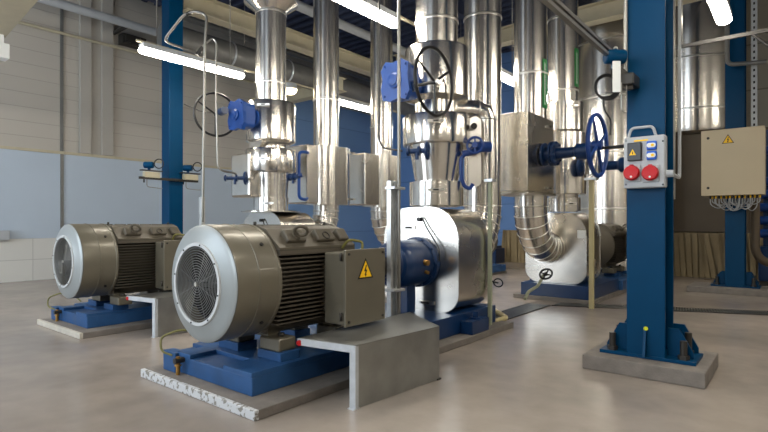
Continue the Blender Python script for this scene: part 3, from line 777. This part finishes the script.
small_valve(at(293, 7.0, 177), RT-FW*.6, 'tiny dark blue valve between the left stack and the next pipe', wheel=False, L=.16, stub=FW*.75-RT*.1)
t = thing('bent_bypass_pipe', 'blue C-shaped bypass pipe right of the left stack', 'pipe', at(300, 7.6, 175))
MB().tube(fillet([at(310, 8.35, 157), at(307, 8.0, 152), at(299, 7.9, 152), at(299, 7.9, 198), at(306, 8.0, 200), at(311, 8.35, 192)], .10, 6), .025, 10).build('pipe_run', 'blue_gear', t)
MB().cyl(at(294, 7.87, 177), at(302, 7.9, 175), .035, seg=12).build('tee', 'blue_valve', t)

# gate valve with blue handwheel on the rectangular jacket
gv = thing('gate_valve', 'blue gate valve with spoked blue handwheel beside the socket panel', 'valve', (7.0, 2.8, 2.15))
gx, gz = 7.02, 2.16
d_ = V((0, -1, 0))
MB().lathe([(.16, 0), (.16, .03), (.10, .035), (.10, .10), (.17, .11), (.17, .14), (.15, .145), (.15, .15), (.17, .155), (.17, .185), (.08, .19), (.07, .44), (.11, .46), (.115, .66), (.06, .68), (0, .68)], (gx, 2.80, gz), d_, 28).build('bonnet', 'blue_dark', gv)
for k in range(8):
    a = 2*PI*k/8+.2
    MB().cyl((gx+.15*math.cos(a), 2.68, gz+.15*math.sin(a)), (gx+.15*math.cos(a), 2.59, gz+.15*math.sin(a)), .018, seg=6).build('bonnet_bolt', 'blue_dark', gv)
handwheel((gx, 2.07, gz+.06), d_, .40, .026, 'blue_valve', gv, 4, .5, .06)
MB().cyl((gx, 2.12, gz+.02), (gx, 1.62, gz+.02), .022, seg=12).build('stem', 'black', gv)
gv2 = thing('gate_valve', 'lower dark blue valve reaching behind the socket panel', 'valve', (7.9, 2.3, 1.98))
MB().lathe([(.14, 0), (.14, .04), (.08, .05), (.08, .2), (.12, .22), (.12, .30), (.07, .32), (.07, .56), (.11, .6), (.11, .7), (0, .7)], (8.02, 2.64, 2.05), d_, 24).build('bonnet', 'blue_dark', gv2)
MB().cyl((8.02, 1.94, 2.05), (8.02, 1.50, 2.05), .06, seg=16).build('stem_housing', 'blue_valve', gv2)

# ================================================================== COLUMNS
def column(x0, x1, y0, y1, top, label, box=False, base=True, ph=.117, bolts=True):
    t = thing('steel_column', label, 'column', ((x0+x1)/2, (y0+y1)/2, ph))
    mb = MB(); tf = .022
    if box: mb.box((x0, y0, ph), (x1, y1, top), .008)
    else:
        mb.box((x0, y0, ph), (x0+tf, y1, top), .004); mb.box((x1-tf, y0, ph), (x1, y1, top), .004)
        mb.box((x0+tf, (y0+y1)/2-.008, ph), (x1-tf, (y0+y1)/2+.008, top))
    mb.build('shaft', 'blue_col', t)
    if base:
        MB().box((x0-.01, y0-.21, ph), (x1+.01, y1+.21, ph+.028), .004).build('base_plate', 'blue_col', t)
        pr = [(0, 0), (.18, 0), (.18, .04), (.08, .22), (0, .22)]
        for xx in (x0+.10, x1-.016):
            MB().prism(pr, (xx, y0, ph+.028), -Y, Z, X, .024).build('gusset', 'blue_col', t)
            MB().prism(pr, (xx, y1, ph+.028), Y, Z, X, .024).build('gusset', 'blue_col', t)
        for yy in (y0-.12, y1+.12):
            b = MB(); xm = (x0+x1)/2
            xb = x0+.045
            b.cyl((xb, yy, ph+.028), (xb, yy, ph+.17), .026, seg=12); b.cyl((xb, yy, ph+.028), (xb, yy, ph+.06), .042, seg=6)
            b.build('anchor_bolt', 'dark_steel', t); b = MB(); xb = x1-.09
            b.cyl((xb, yy, ph+.028), (xb, yy, ph+.20), .026, seg=12); b.cyl((xb, yy, ph+.028), (xb, yy, ph+.06), .042, seg=6)
            b.build('anchor_bolt', 'dark_steel', t)
    return t
colR = column(4.5, 4.85, .82, 1.10, CZ-.002, 'big dark blue steel column at right carrying the socket panel')
MB().prism([(0, 0), (.07, 0), (.02, .2), (0, .2)], (4.5, .95, .145), -X, Z, Y, .02).build('rib', 'blue_col', colR)
MB().cyl((4.485, .955, .36), (4.499, .955, .36), .016, seg=16).build('yellow_plug', 'lime', colR)
tag(MB().box((4.33, .53, 0), (5.09, 1.40, .117), .008).build('concrete_plinth', 'conc'), 'concrete plinth under the big dark blue column at right', 'plinth')
column(10.6, 10.95, .73, 1.01, CZ-.002, 'blue steel column behind the beige cabinet at the right edge', ph=.10)
tag(MB().box((10.35, .1, 0), (11.2, 1.55, .10), .008).build('concrete_plinth', 'conc'), 'pale concrete plinth under the far right blue column', 'plinth')
column(4.58, 4.84, 8.5, 8.76, CZ-.002, 'blue steel column behind the left motor', True, True, .0)

# socket panel
sp_ = thing('socket_panel', 'grey socket panel with two red sockets hung on the blue column', 'socket panel', (4.46, .965, 1.48))
px0 = 4.497
def on(yc, zc): return V((4.40, yc, zc))
def pyz(px, py, x=4.40):
    kk = (px-384)/F; yy = x*(.6293-kk*.7771)/(.7771+kk*.6293); d = .7771*x+.6293*yy
    return yy, CAMH-(py-HY)*d/F
yl, zt = pyz(623.5, 138); yr, zb = pyz(665, 187)
MB().box((4.40, yr, zb), (4.497, yl, zt), .012).build('panel_body', 'panel_grey', sp_)
hp = [(4.43, yl-.02, zt-.03), (4.43, yl-.05, zt+.075), (4.43, yr+.09, zt+.075), (4.43, yr+.06, zt-.03)]
MB().tube(fillet(hp, .03, 5), .011, 10).build('carry_handle', 'panel_grey', sp_)
a, b = pyz(628, 143.5); c, d = pyz(642, 160.5)
lid = MB().box((4.372, c, d), (4.405, a, b), .006).build('fuse_window', 'black', sp_)
y_, z_ = pyz(633.5, 153.5); tri = .05
MB().prism([(-tri/2, -.016), (tri/2, -.016), (0, .03)], (4.372, y_, z_), -Y, Z, -X, .002).build('warning_sign', 'yellow', lid)
MB().prism([(-.004, -.010), (.004, -.010), (.003, .012), (-.003, .012)], (4.3695, y_, z_), -Y, Z, -X, .001).build('warning_mark', 'sign_black', lid)
for (px_, py_) in ((652, 145.5), (652, 155.5)):
    y_, z_ = pyz(px_, py_)
    s_ = MB().box((4.375, y_-.035, z_-.034), (4.402, y_+.035, z_+.034), .008).build('blue_socket', 'socket_blue', sp_)
    MB().prism(rrect(.062, .034, .016, 5), (4.3755, y_, z_), -Y, Z, -X, .008).build('socket_lid', 'white', s_)
    MB().cyl((4.367, y_-.01, z_), (4.362, y_-.01, z_), .011, seg=12).build('lid_knob', 'yellow', s_)
for px_ in (632.5, 651):
    y_, z_ = pyz(px_, 173.5)
    s_ = MB().box((4.385, y_-.06, z_-.066), (4.402, y_+.06, z_+.066), .006).build('socket_frame', 'panel_grey', sp_)
    MB().lathe([(.056, 0), (.060, .008), (.060, .03), (.052, .045), (0, .047)], (4.388, y_, z_), (-1, 0, .12), 28).build('red_socket_lid', 'red', s_)
    MB().cyl((4.34, y_-.004, z_-.03), (4.333, y_-.004, z_-.03), .008, seg=10).build('lid_dot', 'white', s_)
    MB().box((4.36, y_-.014, z_+.045), (4.388, y_+.014, z_+.068), .004).build('lid_hinge', 'red', s_)
y_, z_ = pyz(641, 140.5)
MB().box((4.396, y_-.05, z_-.006), (4.4005, y_+.05, z_+.006)).build('type_label', 'yellow', sp_)
for (py_, px_) in ((141, 626), (141, 663), (184.5, 626), (184.5, 663)):
    y_, z_ = pyz(px_, py_); MB().cyl((4.396, y_, z_), (4.40, y_, z_), .007, seg=10).build('panel_screw', 'black', sp_)
cg = thing('cable_gland', 'grey plug and cable bending up beside the socket panel', 'cable', (4.6, .74, 1.6))
MB().cyl((4.45, yr, 1.58), (4.45, yr-.05, 1.58), .028, seg=14).build('gland', 'panel_grey', cg)
MB().tube(fillet([(4.45, yr-.04, 1.58), (4.5, .745, 1.56), (4.93, .79, 1.58), (4.93, .79, 1.9), (4.93, .79, TOP)], .09, 6), .013, 8).build('cable', 'panel_grey', cg)
# conduits in the column recess
tag(MB().cyl((4.66, .88, .9), (4.66, .88, TOP), .035, seg=16).build('conduit', 'dark_steel'), 'dark vertical conduit inside the recess of the big blue column', 'conduit')
tag(MB().cyl((4.89, .835, 1.4), (4.89, .835, TOP), .022, seg=16).build('conduit', 'conduit'), 'light vertical conduit clipped behind the big blue column', 'conduit')
tag(MB().cyl((4.475, 1.10, 2.35), (4.475, 1.10, TOP), .016, seg=12).build('conduit', 'conduit'), 'thin bright conduit down the left edge of the big blue column', 'conduit')
# transmitter
tr = thing('pressure_transmitter', 'blue transmitter head with white tag beside the big blue column', 'transmitter', at(615, 4.05, 66))
c_ = at(615, 4.02, 57)
hd = MB(); hd.lathe([(.04, 0), (.052, .006), (.056, .02), (.056, .14), (.052, .154), (.04, .16)], c_-RT*.08, RT, 24); hd.cyl(c_, c_+Z*.06, .022, seg=12); hd.cyl(c_, c_-Z*.09, .03, seg=16); hd.build('head', 'blue_col', tr)
MB().torus(c_+Z*.062-FW*.01, FW, .012, .008, seg=16, ms=6).build('cap_ring', 'steel_band', tr)
MB().prism(rrect(.062, .24, .006, 2), c_-RT*.015-Z*.17-FW*.06, RT, Z, -FW, .002).build('white_tag', 'white', tr)
MB().box(c_+RT*.05-Z*.22, V((4.50, 1.0, c_.z-.13)), .01).build('bracket', 'dark_steel', tr)
MB().prism([(0, 0), (.12, -.10), (.12, -.20), (.03, -.20), (-.02, -.08)], c_+RT*.02-Z*.05, RT, Z, FW, .05).build('bracket_plate', 'dark_steel', tr)
cb_ = at(607.5, 4.08, 87)
coil = MB()
for q in range(3): coil.torus(cb_+FW*.012*q+Z*.004*q, FW+Z*.1*q, .10-.008*q, .008, seg=28, ms=6)
coil.tube(fillet([cb_+RT*.1, cb_+RT*.03+Z*.08, c_-Z*.02-RT*.02, c_+RT*.02], .04), .008, 6)
coil.tube(fillet([cb_-RT*.03-Z*.09, cb_-RT*.03-Z*.18, cb_+RT*.03-Z*.26, cb_+RT*.02-Z*.38], .05), .007, 6)
coil.build('cable_coil', 'rubber', tr)
MB().tube(fillet([c_+RT*.05-Z*.2, c_+RT*.05-Z*.42, c_+RT*.09-Z*.44, c_+RT*.09-Z*.2], .03), .005, 6).build('impulse_tube', 'conduit', tr)
cn = thing('strut_channel', 'galvanised strut coming down from the top edge to the blue transmitter', 'strut', (3.4, 1.16, 2.5))
MB().box((1.9, 1.15, 2.50), (4.47, 1.18, 2.525)).box((1.9, 1.15, 2.545), (4.47, 1.18, 2.57)).box((1.9, 1.178, 2.50), (4.47, 1.184, 2.57)).build('channel', 'conduit', cn)
# cross strut behind
cs_ = thing('strut_channel', 'galvanised strut crossing in front of the far blue column', 'strut', (7.2, .3, 3.3))
MB().box((6.985, -1.2, 3.285), (7.015, 1.2, 3.325)).build('channel', 'dark_steel', cs_)
MB().tube([(7.0, .42, 3.30), (7.0, .12, 2.98), (7.0, .12, 2.9)], .015, 8).build('brace', 'dark_steel', cs_)
MB().cyl((7.0, 1.1, 3.33), (7.0, 1.1, LZ+.5), .012, seg=8).build('hanger', 'conduit', cs_)
MB().cyl((7.0, -.6, 3.33), (7.0, -.6, CZ+.1), .012, seg=8).build('hanger', 'conduit', cs_)
# perforated strut and bent conduit next to far column
pv = thing('perforated_strut', 'perforated vertical strut above the beige cabinet', 'strut', (10.4, .62, 3.4))
MB().box((10.42, .55, 2.7), (10.46, .63, 5.0)).build('strut', 'panel_grey', pv)
hl = MB()
z = 2.8
while z < 4.9: hl.box((10.415, .577, z), (10.42, .603, z+.04)); z += .1
hl.build('slots', 'hole_shade', pv)
tag(MB().tube(fillet([(10.3, .95, 5.0), (10.3, .95, 3.85), (10.3, .5, 3.8), (10.3, .42, 3.8)], .1), .035, 10).build('bent_conduit', 'duct_grey'), 'bent grey conduit in front of the far blue column', 'conduit')
tag(MB().cyl((10.4, .33, 3.3), (10.4, .33, 4.6), .03, seg=10).build('conduit', 'duct_grey'), 'short vertical grey conduit near the right edge above the cabinet', 'conduit')

# beige cabinet
cx0, cy0, cy1, cz0, cz1 = 10.20, .44, 1.31, 1.66, 2.76
cab = thing('electrical_cabinet', 'beige electrical cabinet with yellow warning sign at the right edge', 'cabinet', (10.3, .87, cz0))
MB().box((cx0+.03, cy0, cz0), (10.58, cy1, cz1), .01).build('cabinet_body', 'cabinet', cab)
dr_ = MB().box((cx0, cy0, cz0), (cx0+.028, cy1, cz1), .006).build('door', 'cabinet', cab)
for zz in (cz0+.13, cz1-.13): MB().cyl((cx0-.006, cy1-.10, zz), (cx0, cy1-.10, zz), .022, seg=14).build('lock', 'dark_steel', dr_)
warn_sign((cx0, .93, cz1-.19), -Y, Z, -X, .17, dr_)
cbm = thing('cable_bundle', 'loops of thin pale cables hanging below the beige cabinet', 'cables', (10.3, .8, 1.4))
random.seed(3)
for i in range(22):
    ya = 1.2-.033*i*1.0+random.uniform(-.01, .01)
    if ya < cy0+.03: break
    dz = random.uniform(.15, .27); yb = ya-(.18 if i < 12 else -.14)+random.uniform(-.06, .06)
    xx = 10.3+random.uniform(-.05, .1)
    MB().cyl((xx, ya, cz0), (xx, ya, cz0-.05), .013, seg=8).build('cable_gland', 'yellow' if i % 2 else 'dark_steel', cbm)
    MB().tube(fillet([(xx, ya, cz0-.04), (xx+.01, ya, cz0-dz*.7), (xx+.08, (ya+yb)/2, cz0-dz), (xx+.18, yb, cz0-dz*.8), (xx+.24, yb, cz0-.02)], .08, 5), .008, 6).build('cable', 'panel_grey', cbm)

# blue machine + brown pipe at far right
bmz = thing('blue_chiller', 'dark blue pipe rack behind the far right column', 'machine', (12.4, -1, 0))
MB().box((12.0, -3.2, .10), (13.0, .62, .75), .03).build('skid', 'blue_dark', bmz)
for z in (1.0, 1.25, 1.5, 1.75, 2.0, 2.6):
    MB().cyl((12.3, -3.1, z), (12.3, .60, z), .085, seg=18).build('header_pipe', 'blue_valve', bmz)
for y in (-3.0, -1.2, .5): MB().box((12.35, y-.06, .1), (12.5, y+.06, 3.0), .01).build('upright', 'blue_dark', bmz)
MB().box((12.0, -3.2, 0), (12.1, .6, .1)).box((12.9, -3.2, 0), (13.0, .6, .1)).build('foot_rail', 'dark_steel', bmz)
pb = at(755, 9.0); 
tag(MB().tube(fillet([(pb.x, pb.y, 1.7), (pb.x, pb.y, .55), (pb.x+.3, pb.y-.5, .42), (pb.x+.8, pb.y-1.4, .42)], .3, 8), .07, 16).build('hanging_hose', 'brown_box'), 'brown yellow pipe curving away below the beige cabinet', 'pipe')

# ================================================================== TANKS AND BACK AREA
tk = thing('storage_tank', 'tall silver tank behind the right pump and transmitter', 'tank', (12.2, 3.3, 0))
MB().lathe([(.86, .12), (.86, CZ-.002)], (12.2, 3.3, 0), Z, 64).build('tank_cladding', 'steel', tk)
for z in (1.5, 2.7, 3.9, 5.1): ring(12.2, 3.3, z, .862, tk, wd=.02)
MB().cyl((12.2, 3.3, 0), (12.2, 3.3, .12), .7, seg=32).build('tank_foot', 'dark_steel', tk)
en = thing('duct_plenum', 'brown steel enclosure under the hanging tank right of the big column', 'enclosure', (14.1, 1.7, 0))
MB().box((13.35, .5, 1.0), (XR-.02, 2.95, 3.2), .01).build('enclosure_box', 'brown_box', en)
for (a, b) in ((13.4, .55), (13.4, 2.85), (15.0, .55), (15.0, 2.85)): MB().box((a, b, 0), (a+.08, b+.08, 1.0)).build('leg', 'dark_steel', en)
tk2 = thing('storage_tank', 'silver tank with rounded foot between the two blue columns', 'tank', (14.1, 2.05, 3.22))
MB().lathe([(.9, 3.21), (.98, 3.25), (1.0, 3.32), (1.0, CZ-.002)], (14.1, 2.0, 0), Z, 64).build('tank_cladding', 'steel', tk2)
for z in (3.75, 4.9): ring(14.1, 2.0, z, 1.002, tk2, wd=.02)
def slats(x, y0, y1, h, label, lean=.12):
    t = thing('slatted_panel', label, 'slatted panel', (x, (y0+y1)/2, 0)); mb = MB(); y = y0
    MB().box((x+.13, y0, .0), (x+.16, y1, h), 0).build('backing', 'slat', t)
    while y < y1:
        le = random.uniform(-.5, 1)*lean
        mb.add([(x, y, .0), (x+.02, y, 0), (x+.02, y+.095, 0), (x, y+.095, 0), (x+.09, y+le, h), (x+.11, y+le, h), (x+.11, y+.10+le, h), (x+.09, y+.10+le, h)],
               [(0, 1, 2, 3), (4, 7, 6, 5), (0, 4, 5, 1), (1, 5, 6, 2), (2, 6, 7, 3), (3, 7, 4, 0)]); y += .115
    mb.build('slats', 'slat', t); return t
slats(13.2, .6, 3.0, .98, 'beige upright slats under the brown enclosure right of the big blue column', .18)
slats(14.7, 5.2, 7.2, .98, 'beige slatted panel on the floor seen between the two front elbows', .10)
# blue cabinet low behind at px 500-520
tag(MB().box((13.8, 6.95, 0), (14.4, 7.6, .45), .02).box((13.9, 7.0, .45), (14.3, 7.5, .52), .01).build('blue_crate', 'blue_dark'), 'low dark blue box on the floor behind the front pump elbow', 'box')

# drain grates
def grate(pts, label):
    t = thing('drain_grate', label, 'drain', (sum(p[0] for p in pts)/4, sum(p[1] for p in pts)/4, 0))
    P = [V((*p, 0)) for p in pts]
    MB().add([p+Z*.001 for p in P]+[p+Z*.003 for p in P], [(3, 2, 1, 0), (4, 5, 6, 7), (0, 1, 5, 4), (1, 2, 6, 5), (2, 3, 7, 6), (3, 0, 4, 7)]).build('channel_bed', 'grille', t)
    mb = MB(); L = (P[1]-P[0]).length; n = int(L/.035); d0 = (P[1]-P[0]).normalized()
    for i in range(n):
        a = P[0].lerp(P[1], (i+.2)/n); b = P[3].lerp(P[2], (i+.2)/n); e = (P[1]-P[0])/n*.5
        mb.add([a+Z*.003, a+e+Z*.003, b+e+Z*.003, b+Z*.003, a+Z*.009, a+e+Z*.009, b+e+Z*.009, b+Z*.009], [(3, 2, 1, 0), (4, 5, 6, 7), (0, 1, 5, 4), (1, 2, 6, 5), (2, 3, 7, 6), (3, 0, 4, 7)])
    o = mb.build('grate_bars', 'galv_dull', t)
    f = MB()
    for (p, q) in ((P[0], P[1]), (P[3], P[2])): f.tube([p+Z*.005, q+Z*.005], .008, 4)
    f.build('grate_frame', 'dark_steel', t)
grate([(5.58, 2.82), (7.30, 2.82), (7.30, 3.14), (5.58, 3.14)][::1], 'drain grate running from the front pump towards the ribbed elbow')
grate([(7.32, 2.80), (8.60, -.35), (8.90, -.25), (7.62, 2.80)], 'long narrow drain grate crossing the floor behind the big blue column')

# ================================================================== POSTS, TUBES, INSTRUMENTS
p = V((3.87, 3.03, 0))
ps = thing('strut_post', 'galvanised strut post with thin pipe in front of the front pump', 'post', (p.x, p.y, .243))
MB().box((p.x-.05, p.y-.02, .243), (p.x-.01, p.y+.03, 1.60)).build('strut', 'galv', ps)
MB().box((p.x+.01, p.y-.03, .243), (p.x+.055, p.y+.015, 1.60)).build('strut', 'galv', ps)
MB().cyl((p.x+.03, p.y-.055, .243), (p.x+.03, p.y-.055, TOP), .016, seg=12).build('vertical_pipe', 'conduit', ps)
for z in (.55, 1.52):
    MB().box((p.x-.07, p.y-.08, z), (p.x+.10, p.y+.04, z+.025), .003).build('pipe_clamp', 'galv', ps)
q2 = at(490, 5.75)
ps = thing('pipe_support', 'pale green post right of the front pump', 'post', (q2.x, q2.y, 0))
MB().box((q2.x-.02, q2.y-.02, 0.0), (q2.x+.02, q2.y+.02, 1.66), .004).build('post', 'post_green', ps)
MB().box((q2.x-.05, q2.y-.05, 1.66), (q2.x+.05, q2.y+.05, 1.69)).build('cradle', 'galv', ps)
MB().box((q2.x-.06, q2.y-.06, 0), (q2.x+.06, q2.y+.06, .012)).build('foot_plate', 'post_yellow', ps)
MB().torus((q2.x+.07, q2.y-.065, .53), V((1, .3, .4)), .05, .008, seg=20, ms=6).build('small_handwheel', 'black', ps)
MB().cyl((q2.x, q2.y, .55), (q2.x+.07, q2.y-.065, .53), .009, seg=8).build('wheel_stem', 'black', ps)
q3 = V((7.42, 2.27, 0))
ps = thing('pipe_support', 'pale yellow post in front of the right pump casing', 'post', q3)
MB().box((q3.x-.03, q3.y-.03, .0), (q3.x+.03, q3.y+.03, 1.80), .004).build('post', 'post_yellow', ps)
MB().box((q3.x-.08, q3.y-.08, 1.80), (q3.x+.08, q3.y+.08, 1.83)).build('cradle', 'galv', ps)
MB().cyl((q3.x, q3.y, 1.88), (q3.x, q3.y, 2.15), .10, seg=24).build('stub_cladding', 'steel', ps)
q4 = at(601, 8.1, 234)
tag(MB().prism(rrect(.12, .12, .004, 2), V((7.885, 2.56, 1.03)), Y, Z, -X, .004).build('paper_label', 'white'), 'small white label on the right pump casing', 'label')

tag(MB().tube(fillet([(6.35, 3.3, .06), (5.72, 2.74, .06), (5.42, 2.74, .06), (5.42, 2.74, .02)], .06), .032, 10).build('floor_pipe', 'post_yellow'), 'pale yellow pipe lying on the floor at the foot of the green post', 'pipe')
# small floor valve and hose in front of the right pump
fv = thing('floor_valve', 'small black wheel valve with pale hose in front of the right pump', 'valve', at(545, 7.2))
c_ = at(546, 7.2, 274)
handwheel(c_, FW+Z*.6, .085, .012, 'black', fv, 4, .3, .02)
MB().cyl(c_, c_+FW*.15-Z*.05, .018, seg=8).build('stem', 'black', fv)
MB().tube(fillet([c_+FW*.1-Z*.02, at(538, 7.2, 286), at(528, 6.9, 292), at(525, 6.7, 299)], .08), .022, 8).build('hose', 'post_green', fv)

# hooked tubes left
def clampd(p): return p
h1 = thing('hooked_tube', 'tall bent steel tube reaching from the blue left column down behind the foreground motor', 'tube', at(204, 6.6, 200))
MB().tube(fillet([at(197, 7.1, 53), at(180, 7.0, 47), at(163, 6.9, 41), at(184, 6.7, 14), at(196, 6.6, 11), at(207, 6.6, 15), at(205, 6.6, 40), at(202.5, 6.6, 222)], .10, 6), .017, 10).build('tube_run', 'conduit', h1)
MB().cyl(at(187, 6.68, 14.5), at(190.5, 6.66, 12.5), .026, seg=10).build('coupling', 'dark_steel', h1)
MB().box(at(202, 6.62, 197)+V((-.03, -.03, 0)), V((at(202, 6.62).x+.03, at(202, 6.62).y+.03, .80)), .004).build('support_channel', 'galv', h1)
h2 = thing('hooked_tube', 'thinner bent tube ending at the small valve left of the left stack', 'tube', at(216, 7.0, 160))
MB().tube(fillet([at(197, 7.0, 55), at(203, 7.0, 45), at(213, 7.0, 38), at(216.5, 7.0, 42), at(216, 7.0, 90), at(218, 7.0, 170), at(236, 7.15, 173.5), at(236, 7.2, 176)], .09, 6), .014, 8).build('tube_run', 'conduit', h2)
MB().cyl(at(197, 7.0, 55), at(203, 7.0, 47), .03, seg=10).build('coupling', 'dark_steel', h2)
tag(MB().tube(fillet([at(379, 5.5, 223-(TOP-CAMH)*F/5.5), at(379, 5.5, 140), at(383, 5.5, 148), at(402, 5.35, 151)], .08), .010, 8).build('impulse_tube', 'dark_steel'), 'thin dark tube bending from above into the small valve of the front stack', 'tube')
# chain to left wheel
tag(MB().tube([at(184, 7.9, 104), at(200, 7.7, 111), at(214, 7.5, 113)], .008, 6).build('pull_chain', 'dark_steel'), 'thin chain between the blue left column and the left handwheel', 'chain')

# transmitters on the left column
def transmitter(px, py, d, side, label):
    c = at(px, d, py); t = thing('pressure_transmitter', label, 'transmitter', c-Z*.3)
    mb = MB(); mb.lathe([(.05, 0), (.075, .01), (.08, .03), (.08, .20), (.07, .22), (0, .225)], c-RT*.12, RT, 20); mb.cyl(c, c-Z*.12, .035, seg=12); mb.build('head', 'blue_col', t)
    MB().box(c+V((-.16, -.12, -.31)), c+V((.22, .0, -.17)), .01).build('manifold_bracket', 'cream', t)
    MB().box(c+V((-.22, -.10, -.15)), c+V((.30, .02, -.125)), .004).build('bracket_shelf', 'dark_steel', t)
    MB().torus(c+RT*.24*side+Z*.03, FW, .11, .013, seg=28, ms=6).build('cable_loop', 'rubber', t)
    MB().tube(fillet([c-Z*.3-RT*.05, c-Z*.52-RT*.05, c-Z*.56+RT*.25*side, c-Z*.56+RT*.32*side], .06), .010, 6).build('impulse_tube', 'conduit', t)
    MB().cyl(c-Z*.3-RT*.12, c-Z*.42-RT*.12, .02, seg=8).build('drain_plug', 'black', t)
    t.scale = (.7, .7, .7); t.location.z += .09
    return t
transmitter(149, 165, 8.65, 1, 'blue headed transmitter on the left side of the left blue column')
transmitter(188, 168, 9.15, 1, 'blue headed transmitter on the right side of the left blue column')
tag(MB().box((4.05, 8.44, 1.93), (5.1, 8.498, 1.97)).build('instrument_rail', 'dark_steel'), 'dark rail carrying the two transmitters across the left blue column', 'rail')
